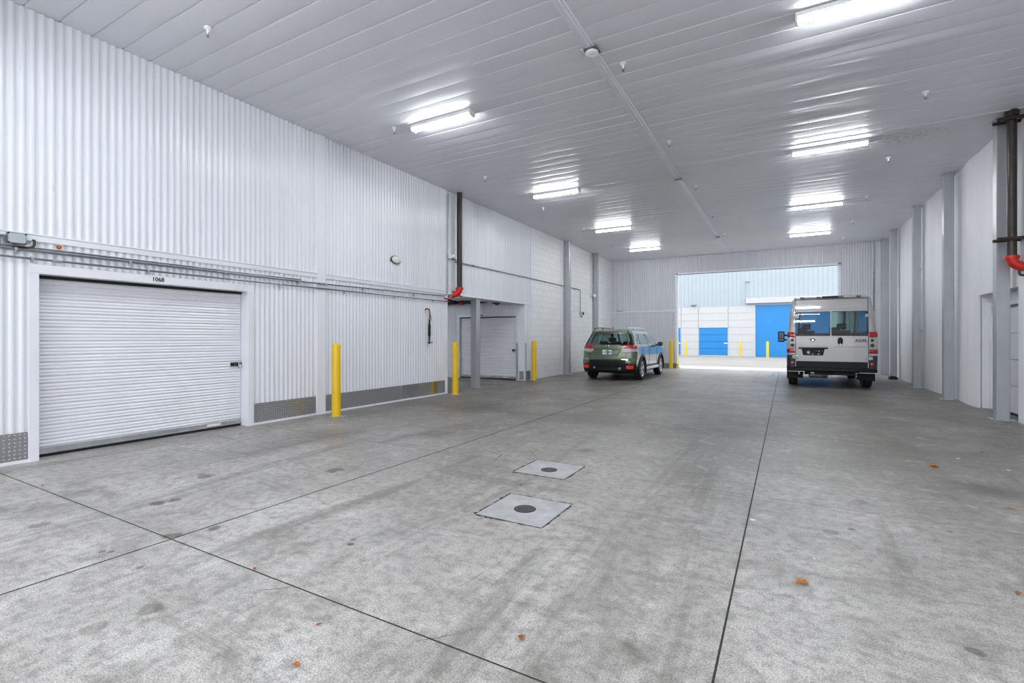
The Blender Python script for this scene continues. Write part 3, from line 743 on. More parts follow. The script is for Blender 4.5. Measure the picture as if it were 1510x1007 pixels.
# junction box upper left
r = thing('junction_box', (XL + .012, 1.95, 2.44), 'grey junction box with a curled conduit high on the left wall', 'junction box')
MB().cbox(0, .055, -.075, .075, -.055, .055, .006).build('box', M['conduit'], r)
MB().cbox(.055, .062, -.068, .068, -.05, .05, .004).build('cover', M['greybox'], r)
for sy in (-1, 1):
    for sz in (-1, 1): MB().lathe([(.009, .055), (.009, .068), (.003, .07)], (0, sy * .068, sz * .05), 0, 8).build('cover_screw', M['dark'], r)
MB().path([(.025, -.075, .02), (.025, -.40, .015)], .012, 8).build('conduit_run', M['conduit'], r, smooth=True)
MB().path([(.025, -.13, .02), (.025, -.13, -.08)], .012, 8).build('conduit_run', M['conduit'], r, smooth=True)
MB().path(bend([(.03, -.02, -.085), (.03, .10, -.085), (.03, .145, -.06), (.03, .15, .0), (-.0, .145, .01)], .05), .012, 8).build('flexible_conduit', M['iron'], r, smooth=True)
mb = MB(); mb.lathe([(.004, 0), (.018, .006), (.026, .02), (.022, .034), (.006, .042)], (XC + .005, 2.30, 2.40), 0, 12)
o = mb.build('wasp_nest', M['nest'], smooth=True); tag(o, 'small rust-orange clump on the conduit over the roll-up door', 'wasp nest')
# oval plate
r = thing('oval_wall_plate', (XL + .02, 7.83, 3.03), 'small off-white oval plate on the ribbed wall', 'wall plate')
MB().lathe([(1, 0), (1, .012), (.92, .020)], axis=0, n=30, scale=(.155, .088)).build('rim', M['iron'], r, smooth=True)
MB().lathe([(.86, .004), (.86, .03), (.7, .045), (.3, .052), (.02, .054)], axis=0, n=30, scale=(.155, .088)).build('cover', M['offwhite'], r, smooth=True)
# hanging handle / turnbuckle
r = thing('door_closer_bar', (XL + .03, 8.92, 0), 'rusty black hook bar hanging on the ribbed wall', 'hook bar')
zt = 2.02
MB().path(bend([(0, -.14, zt - .01), (.02, -.10, zt + .03), (.02, .0, zt), (.02, .02, zt - .10), (.02, 0, zt - .24)], .04), [.014] * 2 + [.016] * 40 if False else .014, 8).build('hook', M['rust'], r, smooth=True)
MB().path([(.02, 0, zt - .22), (.02, 0, zt - .28), (.02, 0, zt - .34), (.02, 0, zt - .36), (.02, 0, zt - .60), (.02, 0, zt - .62), (.02, 0, zt - .74)], [.016, .016, .022, .03, .03, .018, .018], 10).build('grip', M['black'], r, smooth=True)
MB().path([(.0, 0, zt - .74), (.03, 0, zt - .78)], .03, 10).path([(.02, 0, zt - .77), (.02, .12, zt - .755)], .010, 8).path([(.02, .03, zt - .10), (.02, .07, zt - .20), (.02, .02, zt - .27)], .008, 6).build('lower_eye', M['rust'], r, smooth=True)

# emergency light + header conduit
r = thing('wall_light', (XL + .05, 9.72, 3.38), 'small white flood light by the left standpipe', 'wall light')
MB().cbox(-.04, .02, -.05, .05, -.06, .06, .008).build('base', M['white'], r)
MB().path([(.0, .04, 0), (.05, .12, .02)], [.03, .05], 14).build('lamp_head', M['white'], r, smooth=True)
MB().path([(.0, .03, -.05), (.07, .17, -.08)], .012, 8).build('arm', M['iron'], r)
r = thing('conduit', (0, 0, 0), 'thin conduit from the left standpipe across to the switch boxes', 'conduit')
MB().path(bend([(XL+.025, 9.95, 3.28), (XL+.025, 14.2, 3.31), (XL+.025, 18.52, 3.31), (XL+.025, 18.52, 2.42)], .12), .013, 8).build('pipe', M['conduit'], r, smooth=True)
clamps(r, (10.8, 12.1, 13.4, 15.2, 17.9), 3.30)
r = thing('switch_box', (XL + .03, 18.55, 2.36), 'pair of grey switch boxes on the block wall by the green car', 'switch box')
MB().cbox(-.02, .05, -.07, .05, -.07, .07, .006).build('box', M['greybox'], r); MB().cbox(-.02, .05, .09, .23, -.06, .06, .006).build('box', M['iron'], r)
MB().lathe([(.025, 0), (.025, .06)], (0, -.01, -.13), 0, 12).build('knob', M['iron'], r)
r = thing('wall_light', (XL + .06, 19.75, 3.17), 'small white round light on the block wall beside the far column', 'wall light')
MB().cbox(-.05, .03, -.07, .05, -.06, .06, .006).build('base', M['galv'], r)
MB().lathe([(.06, .03), (.075, .09), (.05, .12), (.01, .13)], (0, .13, 0), 0, 16).lathe([(.03, -.05), (.03, .04)], (0, .13, 0), 0, 12).build('lamp_head', M['white'], r, smooth=True)
MB().path([(-.03, -.02, .06), (-.03, -.02, 1.8)], .012, 8).build('conduit_drop', M['greybox'], r, smooth=True)

# left standpipe
def elbow(mb, c, d0, d1, rad, r, n=9, rings=12):
    """quarter bend starting at point c going d0 then turning to d1"""
    c = Vector(c); d0 = Vector(d0); d1 = Vector(d1); pts = [c + d0 * rad * math.sin(k * PI / 2 / n) + d1 * rad * (1 - math.cos(k * PI / 2 / n)) for k in range(n + 1)]
    mb.path(pts, r, rings); return pts[-1]
r = thing('standpipe', (-7.13, 9.98, 0), 'black iron standpipe with a red elbow at the alcove corner on the left', 'pipe')
MB().path([(0, 0, 2.62), (0, 0, H - .001)], .068, 20).build('pipe', M['iron'], r, smooth=True)
mb = MB(); e = elbow(mb, (0, 0, 2.60), (0, 0, -1), (-.80, -.60, 0), .15, .076, rings=18)
mb.lathe([(.10, 2.575), (.10, 2.625)], n=20)
el = mb.build('elbow', M['red'], r, smooth=True)
d = Vector((-.8, -.6, 0))
MB().path([e - d * .01, e + d * .03], .098, 18).build('coupling', M['red'], r, smooth=True)
MB().path([(0, 0, 2.50), (.0, 0, 2.40)], .022, 10).path([(-.02, .02, 2.42), (.05, .06, 2.40)], .014, 8).build('drain_plug', M['red'], r, smooth=True)
r = thing('red_pipe', (-7.22, 9.60, 2.33), 'short dark red pipe end beside the left red elbow', 'pipe')
MB().path([(.03, -.16, -.01), (.03, .10, -.01)], [.022, .022], 10).build('pipe', M['red'], r, smooth=True)
MB().path([(.03, .09, -.01), (.0, .30, -.02)], .014, 8).build('tail', M['galv'], r, smooth=True)
# alcove pipes
r = thing('ceiling_pipe', (0, 0, 0), 'long grey pipe with a red fitting under the alcove ceiling', 'pipe')
MB().path([(-7.4, 9.9, 2.42), (-7.75, 10.6, 2.46), (-7.9, 13.0, 2.50)], .045, 12).build('pipe', M['galv'], r, smooth=True)
MB().path([(-7.9, 12.85, 2.50), (-7.9, 13.05, 2.50), (-7.9, 13.1, 2.44)], .085, 14).build('fitting', M['rust'], r, smooth=True)
r = thing('ceiling_pipe', (0, 0, 0), 'dark pipe bundle with red couplings at the back of the alcove', 'pipe')
MB().path([(-14.2, 13.15, 2.50), (-8.4, 13.15, 2.53)], .06, 12).build('pipe', M['iron'], r, smooth=True)
MB().path([(-14.2, 12.9, 2.54), (-9.4, 12.9, 2.54)], .07, 12).build('pipe', M['black'], r, smooth=True)
for x in (-9.9, -9.3, -8.7): MB().path([(x - .05, 13.15, 2.52), (x + .05, 13.15, 2.52)], .078, 12).build('coupling', M['red'], r, smooth=True)
r = thing('ceiling_pipe', (0, 0, 0), 'thin black cables looping under the alcove ceiling', 'cable')
MB().path(bend([(-8.0, 11.2, 2.60), (-8.0, 11.6, 2.52), (-8.15, 12.3, 2.53), (-8.15, 12.9, 2.48)], .2), .018, 8).build('cable', M['black'], r, smooth=True)
MB().path(bend([(-8.3, 11.8, 2.60), (-8.1, 12.4, 2.55), (-8.0, 13.6, 2.56)], .2), .022, 8).build('cable', M['black'], r, smooth=True)

# right standpipe
r = thing('standpipe', (3.14, 10.70, 0), 'black rusty standpipe with a red elbow by the nearest right column', 'pipe')
MB().path([(0, 0, 2.66), (0, 0, H)], .060, 22).build('pipe', M['iron'], r, smooth=True)
mb = MB(); e = elbow(mb, (0, 0, 2.65), (0, 0, -1), (1, 0, 0), .15, .073, rings=20); mb.lathe([(.092, 2.63), (.092, 2.68)], n=22); mb.path([e, e + Vector((.15, 0, 0))], .073, 20); mb.build('elbow', M['red'], r, smooth=True)
MB().path([e + Vector((.03, 0, 0)), e + Vector((.09, 0, 0))], .096, 20).build('coupling', M['red'], r, smooth=True)
MB().path(bend([(.08, -.02, 2.45), (.08, -.02, 2.36), (.35, -.02, 2.36)], .05), .018, 10).build('drain_pipe', M['iron'], r, smooth=True)
MB().lathe([(.09, H - .10), (.09, H - .001)], n=20).build('ceiling_collar', M['iron'], r, smooth=True)
for z in (H - .17, 2.92):
    mb = MB(); mb.cbox(-.20, .14, -.112, -.080, z, z + .05, .006); mb.cbox(-.20, .14, .080, .112, z, z + .05, .006); mb.path([(-.16, -.13, z + .025), (-.16, .13, z + .025)], .012, 8); mb.path([(.11, -.13, z + .025), (.11, .13, z + .025)], .012, 8)
    mb.build('pipe_clamp', M['clamp'], r)

# ---------- floor drains and debris
def drain(x, y, s, gx, gy, gr, lab, rz):
    r = thing('floor_drain', (x, y, 0), lab, 'floor drain', 'square concrete patches with round drains', rz)
    MB().box(-s / 2, s / 2, -s / 2, s / 2, -.01, .0022).build('concrete_patch', M['patch'], r)
    rnd = random.Random(int(x * 100)); mb = MB()
    for side in range(4):
        n = 26; vs = []
        for i in range(n + 1):
            t = -s / 2 + s * i / n; w = .005 + .016 * max(0, rnd.gauss(.3, .6)) * (1.3 if side in (0, 3) else .7)
            for q in (s / 2 - .001, s / 2 + w):
                p = [(t, -q), (q, t), (-t, q), (-q, -t)][side]; vs.append((p[0], p[1], .0028))
        mb.add(vs, [(2 * i, 2 * i + 1, 2 * i + 3, 2 * i + 2) for i in range(n)])
    mb.build('dirty_edge', M['soot'], r)
    c = (gx, gy, 0)
    MB().lathe([(gr + .010, .0025), (gr + .010, .0045), (gr, .0045), (gr, .003)], c, 2, 32).build('grate_rim', M['dark'], r)
    mb = MB().lathe([(gr, .0026), (gr, .0050)], c, 2, 32)
    g = mb.build('grate', M['grate'], r)
    mb = MB(); k = 6
    for i in range(-k, k + 1):
        for j in range(-k, k + 1):
            px, py = i * gr / (k + .8), j * gr / (k + .8)
            if math.hypot(px, py) < gr * .88: mb.lathe([(gr * .05, .0050), (gr * .05, .0054)], (gx + px, gy + py, 0), 2, 6)
    mb.build('grate_holes', M['dark'], g)['kind'] = 'stuff'
drain(-1.82, 3.44, .57, 0, 0, .078, 'nearer pale square concrete patch with a round drain grate', 0)
drain(-2.15, 4.62, .56, .01, -.04, .075, 'farther worn concrete patch with a dark round drain', 0)

def leaf(x, y, L, W, mat, lab, rz, group='fallen leaves on the concrete'):
    n = 9; vs = []; rnd = random.Random(int(x * 1000))
    for i in range(n + 1):
        t = i / n; w = W / 2 * math.sin(PI * t ** .8) * (1 + .12 * rnd.uniform(-1, 1)) + .0006
        for s, k in ((-1, 1), (-.5, .5), (0, 0), (.5, .5), (1, 1)):
            vs.append(((t - .5) * L, s * w, .006 + .45 * abs(s) ** 1.5 * w + .10 * L * (t - .5) ** 2))
    mb = MB(); mb.add(vs, [(i * 5 + j, (i + 1) * 5 + j, (i + 1) * 5 + j + 1, i * 5 + j + 1) for i in range(n) for j in range(4)])
    mb.path([(-.5 * L, 0, .008 + .02 * L), (-.72 * L, .04 * L, .003)], .0012, 5)
    o = mb.build('fallen_leaf', mat, smooth=True, loc=(x, y, 0)); o.rotation_euler = (0, 0, rz)
    so = o.modifiers.new('solid', 'SOLIDIFY'); so.thickness = .001
    tag(o, lab, 'leaf', group)
leaf(.08, 3.16, .075, .05, M['leaf_y'], 'orange curled leaf right of the long floor joint', R(35))
leaf(1.37, 6.72, .085, .07, M['leaf_y'], 'orange leaf on the floor ahead of the van side, far right', R(10))
leaf(-1.05, 1.95, .038, .03, M['leaf_b'], 'small brown leaf just beyond the end of the cross joint', R(-60))
leaf(-1.78, 1.33, .034, .026, M['leaf_y'], 'small amber leaf at the bottom left foreground', R(20))
leaf(-1.94, 1.57, .028, .012, M['leaf_r'], 'tiny red leaf near the cross joint in the foreground', R(60))
leaf(1.08, 3.60, .04, .025, M['leaf_b'], 'brown leaf at the right edge of the foreground', R(80))
leaf(-2.74, 1.76, .03, .014, M['leaf_r'], 'tiny red leaf lying in the cross joint', R(-30))
leaf(-5.99, 1.79, .05, .016, M['leaf_b'], 'thin brown leaf in the joint near door 1068', R(-30))
leaf(1.57, 5.35, .085, .016, M['leaf_y'], 'narrow pale tan leaf on the right side of the floor', R(0))
leaf(2.04, 7.83, .045, .03, M['leaf_b'], 'small brown leaf far right, towards the right columns', R(40))
leaf(-2.14, 3.98, .03, .012, M['leaf_b'], 'dark brown leaf between the two drain patches', R(100))
leaf(-1.30, 4.33, .035, .014, M['leaf_r'], 'dark red leaf right of the farther drain patch', R(100))
for (x, y, s, lab) in ((-.22, 4.08, .03, 'white paper scrap right beside the long floor joint'), (1.70, 7.3, .035, 'white paper scrap near the orange leaf on the right'), (.15, 3.55, .012, 'tiny white chip on the floor right of the long joint'), (2.0, 6.9, .03, 'white chip on the floor toward the right wall')):
    mb = MB(); mb.prism([(-.5 * s, -.3 * s), (.4 * s, -.35 * s), (.55 * s, .1 * s), (.1 * s, .35 * s), (-.45 * s, .25 * s)], 2, .0005, .003)
    o = mb.build('paper_scrap', M['white'], loc=(x, y, 0)); tag(o, lab, 'litter', 'white litter scraps')

# stain marks painted by use: cracks near the patches
def crack(pts, w, lab):
    rnd = random.Random(int(abs(pts[0][0]) * 991)); P = [Vector((*p, 0)) for p in pts]; fine = []
    for a, b in zip(P[:-1], P[1:]):
        k = max(2, int((b - a).length / .04))
        for i in range(k):
            q = a.lerp(b, i / k); d = (b - a).normalized(); nrm = Vector((-d.y, d.x, 0)); fine.append((q + nrm * rnd.uniform(-.006, .006), nrm))
    fine.append((P[-1], fine[-1][1])); vs = []
    for i, (q, nr) in enumerate(fine):
        ww = w * (.35 + .65 * math.sin(PI * i / (len(fine) - 1))) * rnd.uniform(.5, 1.4)
        for s in (-1, 1): p = q + nr * s * ww / 2; vs.append((p.x, p.y, .0012))
    o = MB().add(vs, [(2 * i, 2 * i + 2, 2 * i + 3, 2 * i + 1) for i in range(len(fine) - 1)]).build('floor_crack', M['soot'])
    tag(o, lab, 'crack', None, 'structure')
crack([(-1.62, 2.05), (-1.55, 2.25), (-1.52, 2.6), (-1.6, 2.95)], .0018, 'fine crack running up from the cross joint')
crack([(-2.38, 1.72), (-2.5, 1.62)], .004, 'short crack below the cross joint')
crack([(-3.3, 5.05), (-2.9, 4.9), (-2.84, 4.6)], .008, 'angular crack left of the farther drain')
crack([(-2.75, 5.3), (-2.5, 5.0), (-2.43, 4.9)], .004, 'thin crack behind the farther drain')
crack([(-1.46, 1.70), (-1.30, 1.86)], .003, 'short crack crossing the joint')

# ================================================================== vehicles
def lerp(a, b, t): return a + (b - a) * t
SPLIT = {'lamp_r', 'lamp_c', 'lamp', 'corner', 'sglass', 'sglass1', 'sglass2', 'sglass3', 'frit'}
class Shell:
    """car body as a belt of rows (height) x columns (round the plan outline)"""
    def __init__(s, rows, ylo, yhi, zlo, zhi, absx=False, taper=None, crown=.04, maxdz=.05):
        s.absx = absx; s.ylo, s.yhi, s.zlo, s.zhi = ylo, yhi, zlo, zhi; s.taper = taper or (lambda y: 1); s.crown = crown
        s.key = rows; s.rows = []
        for a, b in zip(rows[:-1], rows[1:]):
            k = max(1, int(math.ceil((b[0] - a[0]) / maxdz)))
            for i in range(k): s.rows.append(tuple(lerp(x, y, i / k) for x, y in zip(a, b)))
        s.rows.append(rows[-1])
    def row(s, z):
        K = s.key
        for a, b in zip(K[:-1], K[1:]):
            if a[0] <= z <= b[0]: return tuple(lerp(x, y, (z - a[0]) / (b[0] - a[0])) for x, y in zip(a, b))
        return K[-1] if z > K[-1][0] else K[0]
    def pt(s, row, tok, off=0.):
        z, yr, yf, hw, rr, rf = row; cr = s.crown; k = tok[0]
        if k == 'R':
            x = min(tok[1], hw - rr) if s.absx else tok[1] * (hw - rr)
            y = yr + cr * (x / max(.01, hw - rr)) ** 2; n = (0, -1)
        elif k == 'RC':
            a = R(tok[1]); x = hw - rr + rr * math.sin(a); y = yr + cr + rr * (1 - math.cos(a)); n = (math.sin(a), -math.cos(a))
        elif k == 'S':
            t = max(0, min(1, (z - s.zlo) / (s.zhi - s.zlo))); y = lerp(tok[1], tok[2], t)
            y = min(max(y, yr + cr + rr), max(yf - cr - rf, yr + cr + rr)); x = hw; n = (1, 0)
        elif k == 'FC':
            a = R(tok[1]); rf = min(rf, hw * .8); x = hw - rf + rf * math.cos(a); y = yf - cr - rf + rf * math.sin(a); n = (math.cos(a), math.sin(a))
        else:
            x = tok[1] * (hw - min(rf, hw * .8)); y = yf - cr * tok[1] ** 2; n = (0, 1)
        x *= s.taper(y)
        return (x + n[0] * off, y + n[1] * off, z)
    def parts(s, cols, cls, root, mats, smooth=True):
        out = {}
        def add(name, q): out.setdefault(name, MB()).add(q, [(0, 1, 2, 3)])
        for j in range(len(s.rows) - 1):
            ra, rb = s.rows[j], s.rows[j + 1]; zm = (ra[0] + rb[0]) / 2
            for i in range(len(cols) - 1):
                a, b = cols[i], cols[i + 1]
                P = [s.pt(ra, a), s.pt(ra, b), s.pt(rb, b), s.pt(rb, a)]
                ym = sum(p[1] for p in P) / 4; zone = a[0] if a[0] == b[0] else ('RC' if a[0] == 'R' else b[0] if b[0] != 'F' else 'FC')
                val = (a[1] + b[1]) / 2 if a[0] == b[0] else None
                for sg in (1, -1):
                    nm = cls(zm, zone, val, ym, sg)
                    if nm in SPLIT: nm += '|L' if sg < 0 else '|R'
                    if nm: add(nm, [(p[0] * sg, p[1], p[2]) for p in (P if sg == 1 else P[::-1])])
        # roof and floor fills
        for rw, key in ((s.rows[-1], 'roof'), (s.rows[0], 'floor')):
            right = [s.pt(rw, c) for c in cols]; loop = right + [(-p[0], p[1], p[2]) for p in right[::-1]]
            vs = []
            k = len(right); zc = rw[0]
            for p in right: vs += [p, (-p[0], p[1], p[2])]
            nm = cls(zc, key, None, 0, 1)
            out.setdefault(nm, MB()).add(vs, [(2 * i, 2 * i + 2, 2 * i + 3, 2 * i + 1) for i in range(k - 1)])
        obs = {}
        for nm, mb in out.items():
            par = root
            base, mt, parent = mats[nm.split('|')[0]]
            obs[nm] = (mb, base, mt, parent)
        made = {}
        for nm in sorted(obs, key=lambda n: obs[n][3] is not None):
            mb, base, mt, parent = obs[nm]
            made[nm] = mb.build(base, mt, made.get(parent, root) if parent else root, smooth=smooth, sharp=40)
        return made

def arch_flare(mb, side, hw, wy, wz, r0, r1, d=.025):
    n = 28; vs = []
    for i in range(n + 1):
        a = R(-22 + 224 * i / n)
        for (r, x) in ((r0, hw - .06), (r0, hw + d), (r1, hw + d * .6), (r1 + .01, hw - .01)):
            vs.append((side * x, wy + r * math.cos(a), max(.2, wz + r * math.sin(a))))
    return mb.add(vs, [(i * 4 + j, i * 4 + j + 1, (i + 1) * 4 + j + 1, (i + 1) * 4 + j) for i in range(n) for j in range(3)])
def arch_tub(mb, side, hw, wy, wz, r, depth):
    n = 20; vs = []
    for i in range(n + 1):
        a = R(-15 + 210 * i / n)
        for x in (hw - .02, hw - depth): vs.append((side * x, wy + r * math.cos(a), wz + r * math.sin(a)))
        vs.append((side * (hw - depth), wy, wz))
    return mb.add(vs, [(i * 3, i * 3 + 3, i * 3 + 4, i * 3 + 1) for i in range(n)] + [(i * 3 + 1, i * 3 + 4, i * 3 + 2) for i in range(n)])
def wheel(root, x, y, r, w, side, rimmat, spokes=5, double=True):
    """side=+1: outer face towards +x"""
    h = w / 2; rr = r * .66
    prof = [(rr, -h * .85), (rr + .02, -h), (r - .03, -h), (r - .008, -h * .82), (r, -h * .55)]
    for t in (-.36, -.12, .12, .36): prof += [(r, (t - .09) * w * .9), (r - .008, (t - .085) * w * .9), (r - .008, (t - .045) * w * .9), (r, (t - .04) * w * .9)]
    prof += [(r, h * .55), (r - .008, h * .82), (r - .03, h), (rr + .02, h), (rr, h * .85)]
    prof = [(a, b) for a, b in prof]
    n = 40; vs = []; fs = []
    for rad, off in prof:
        for k in range(n): vs.append((x + off * side, y + rad * math.cos(2 * PI * k / n), r + rad * math.sin(2 * PI * k / n)))
    m = len(prof)
    for i in range(m):
        for k in range(n): fs.append((i * n + k, i * n + (k + 1) % n, ((i + 1) % m) * n + (k + 1) % n, ((i + 1) % m) * n + k))
    tyre = MB().add(vs, fs).build('wheel', M['rubber'], root, smooth=True, sharp=50)
    c = (x, y, r); mb = MB()
    o = side * h
    # barrel
    pr = [(rr + .006, -o * .8), (rr - .012, -o * .75), (rr - .02, o * .1), (rr - .012, o * .8), (rr + .012, o * .96)]
    vs = []; fs = []
    for rad, off in pr:
        for k in range(n): vs.append((x + off, y + rad * math.cos(2 * PI * k / n), r + rad * math.sin(2 * PI * k / n)))
    for i in range(len(pr) - 1):
        for k in range(n): fs.append((i * n + k, i * n + (k + 1) % n, (i + 1) * n + (k + 1) % n, (i + 1) * n + k))
    mb.add(vs, fs)
    for k in range(spokes):
        a0 = 2 * PI * k / spokes + .3
        for da in ((-.17, .17) if double else (0,)):
            a = a0 + da; ca, sa = math.cos(a), math.sin(a); wi = .016 if double else .05
            q = []
            for rad, ww, ox in ((.035, wi, .70), (rr - .005, wi * 1.3, .86)):
                for s1 in (-1, 1):
                    for dx in (0, -.28):
                        q.append((x + o * (ox + dx), y + rad * ca - s1 * ww * sa, r + rad * sa + s1 * ww * ca))
            mb.add(q, [(0, 2, 6, 4), (1, 5, 7, 3), (0, 4, 5, 1), (2, 3, 7, 6), (4, 6, 7, 5), (0, 1, 3, 2)])
    mb.lathe([(.06, min(o * .45, o * .78)), (.06, o * .74), (.045, o * .80), (.01, o * .82)], c, 0, 18)
    mb.build('rim', rimmat, tyre, smooth=True)
    mb = MB().lathe([(rr * .82, o * .05), (rr * .82, o * .15)], c, 0, 30); mb.build('brake_disc', M['iron'], tyre)
    return tyre
def seat(root, x, y, z0, zb, zh, w=.5, rest=1, mat='seat'):
    """seat with backrest facing forward"""
    mb = MB(); mb.cbox(x - w / 2, x + w / 2, y, y + .5, z0 - .12, z0, .05)
    pts = [(y - .02, z0 - .08), (y + .12, z0 - .05), (y + .06, z0 + (zb - z0) * .5), (y - .06, zb - .02), (y - .12, zb), (y - .17, zb - .05), (y - .08, z0 + .1)]
    mb.prism(pts, 0, x - w / 2 * .95, x + w / 2 * .95)
    o = mb.build('seat', M[mat], root, bevel=.02)
    n = int(rest)
    for k in range(n):
        hx = x + (k - (n - 1) / 2) * w / max(1, n)
        h = MB().cbox(hx - .125, hx + .125, y - .19, y - .09, zb + .04, zh, .045)
        h.path([(hx - .05, y - .13, zb - .05), (hx - .05, y - .13, zb + .08)], .008, 6).path([(hx + .05, y - .13, zb - .05), (hx + .05, y - .13, zb + .08)], .008, 6)
        h.build('headrest', M[mat], o, bevel=.02)
    return o
def frange(a, b, n): return [a + (b - a) * i / n for i in range(n + 1)]

# ------------------------------------------------------------------ green SUV
def make_suv(loc):
    root = thing('suv_car', loc, 'green estate-style SUV parked by the white block wall, seen from behind', 'car')
    rows = [(.24, .18, 4.40, .80, .14, .30), (.30, .06, 4.52, .865, .20, .40), (.385, .03, 4.57, .885, .22, .42), (.50, .015, 4.60, .895, .24, .45), (.60, .0, 4.62, .90, .24, .48), (.655, .01, 4.62, .902, .24, .48),
            (.70, .065, 4.62, .905, .24, .5), (.82, .085, 4.61, .907, .24, .5), (.93, .09, 4.57, .906, .24, .5), (1.02, .10, 4.40, .899, .24, .5), (1.07, .105, 4.05, .891, .24, .46), (1.11, .115, 3.62, .878, .23, .36),
            (1.15, .14, 3.44, .858, .22, .26), (1.30, .225, 3.20, .795, .20, .22), (1.50, .335, 2.88, .705, .17, .19), (1.555, .34, 2.77, .675, .16, .18), (1.60, .335, 2.62, .635, .14, .16), (1.635, .42, 2.35, .555, .13, .16), (1.655, .70, 1.95, .36, .12, .14)]
    taper = lambda y: 1 - .10 * max(0, (y - 3.9) / .7) ** 2 - .012 * max(0, (1.0 - y)) ** 2
    S = Shell(rows, 0, 0, 1.15, 1.50, taper=taper, crown=.05, maxdz=.045)
    cols = [('R', f) for f in (0, .12, .25, .38, .50, .60, .66, .74, .82, .88, .92, .96, 1.0)] + [('RC', a) for a in (12, 24, 36, 48, 60, 72, 84, 90)]
    br = [(.36, .58), (.46, .74), (.80, .96), (.88, 1.04), (1.80, 1.82), (1.88, 1.90), (3.10, 2.62), (3.22, 2.74), (4.10, 2.80)]
    for (a, b) in zip(br[:-1], br[1:]):
        k = max(1, int((b[0] - a[0]) / .055)); cols += [('S', lerp(a[0], b[0], i / k), lerp(a[1], b[1], i / k)) for i in range(k)]
    cols += [('S', 4.10, 2.80)] + [('FC', a) for a in (0, 15, 30, 45, 60, 75, 90)] + [('F', f) for f in (.9, .7, .45, .2, 0)]
    ws = [(.955, .36), (3.625, .36)]; RW = .355
    def cls(z, zone, v, y, sg):
        if zone == 'roof': return 'body'
        if zone == 'floor': return 'under'
        side = zone in ('S',)
        if zone in ('S', 'RC', 'FC'):
            for wy, wz in ws:
                if math.hypot(y - wy, z - wz) < .425: return None
        if z < .385: return 'cladding'
        if zone in ('R', 'RC'):
            rv = v if zone == 'R' else 1.2
            if z < .655: return 'body' if (zone == 'RC' and z > .53) or (zone == 'R' and rv > .9 and z > .58) else 'bumper'
            if zone == 'RC' and (v is None or v < 90) and .93 < z < 1.15: return 'lamp_r' if z > 1.0 else 'lamp_c'
            if zone == 'R' and .66 < rv < .74 and .93 < z < 1.02: return 'tail'
            if zone == 'R' and rv > .66 and .93 < z < 1.15: return ('lamp_r' if z > (1.0 if rv > .82 else 1.02) else 'lamp_c') if not (.66 < rv < .82 and 1.03 < z < 1.10) else 'tail'
            if 1.15 < z < 1.50 and (zone == 'R' or (v is not None and v < 24)): return 'rglass'
            if 1.15 < z < 1.50 and zone == 'RC' and v is not None and v < 48: return 'frit'
            if zone == 'R' and rv < .92 and .655 < z < 1.15: return 'tail'
            return 'body'
        if zone == 'S' and 1.15 < z < 1.50:
            t = (z - 1.15) / .35
            def yy(k): return lerp(br[k][0], br[k][1], t)
            for q in (1, 3, 5):
                if yy(q) < y < yy(q + 1): return 'sglass%d' % (q // 2 + 1)
            if yy(2) <= y <= yy(3) or yy(4) <= y <= yy(5): return 'frit'
            return 'body'
        if zone in ('F', 'FC') and 1.15 < z < 1.555 and (zone == 'F' or (v and v > 40)): return 'screen'
        if z < .47 and zone == 'S': return 'cladding'
        if zone == 'S' and .93 < z < 1.15 and y < .44: return 'lamp_r' if z > 1.0 else 'body'
        return 'body'
    mats = {'body': ('body', M['green'], None), 'under': ('underbody', M['undercoat'], None), 'cladding': ('lower_cladding', M['black'], None), 'bumper': ('rear_bumper', M['black'], None),
            'lamp_r': ('tail_lamp', M['lamp_red'], None), 'lamp_c': ('reversing_lamp', M['lamp_clear'], None), 'tail': ('tailgate', M['green'], None), 'rglass': ('rear_window', M['glass_suv'], 'tail'),
            'frit': ('window_pillar_trim', M['black'], None), **{'sglass%d' % q: ('side_window', M['glass_side'], None) for q in (1, 2, 3)}, 'screen': ('windscreen', M['screen'], None)}
    ob = S.parts(cols, cls, root, mats)
    tail = ob['tail']
    def on(z, tok, off=0): return S.pt(S.row(z), tok, off)
    # tailgate seams, licence recess, lettering
    for sg in (1, -1):
        def px(p): return (p[0] * sg, p[1], p[2])
        line = [on(z, ('R', .905), .004) for z in (.70, .80, .93)]
        MB().path([px(p) for p in line], .006, 6).build('tailgate_seam', M['dark'], tail)
        # C shaped lower outline of bumper top
    MB().path([on(.662, ('R', f), .0) if s > 0 else tuple((-on(.662, ('R', f), .0)[0], *on(.662, ('R', f), .0)[1:])) for s, f in [(-1, .92), (-1, .5), (1, 0), (1, .5), (1, .92)]], .010, 6).build('bumper_gap', M['dark'], root)
    y0 = .082
    mb = MB(); mb.prism([(.80, -.46), (.995, -.40), (1.005, .40), (.80, .46)][::1], 1, y0 + .0, y0 + .02) if False else None
    # raised garnish above the number plate and the recess shadow edge
    mb = MB(); mb.cbox(-.43, .43, y0 - .028, y0 + .03, 1.005, 1.03, .006); mb.build('plate_garnish', M['green'], tail)
    mb = MB(); mb.path(bend([(-.42, y0 - .003, 1.0), (-.34, y0 - .003, .82), (.34, y0 - .003, .82), (.42, y0 - .003, 1.0)], .05), .009, 8); mb.build('recess_edge', M['green'], tail, smooth=True)
    pl = MB().cbox(-.155, .155, y0 - .018, y0 - .008, .835, .985, .002).build('number_plate', M['plate_white'], tail)
    MB().cbox(-.03, .05, y0 - .0195, y0 - .018, .84, .98, .0005).build('plate_picture', M['plate_teal'], pl)
    text('plate_text', '671 LWP', .085, (0, y0 - .0205, .905), (R(90), 0, 0), M['text'], pl, .0005, xs=.72)
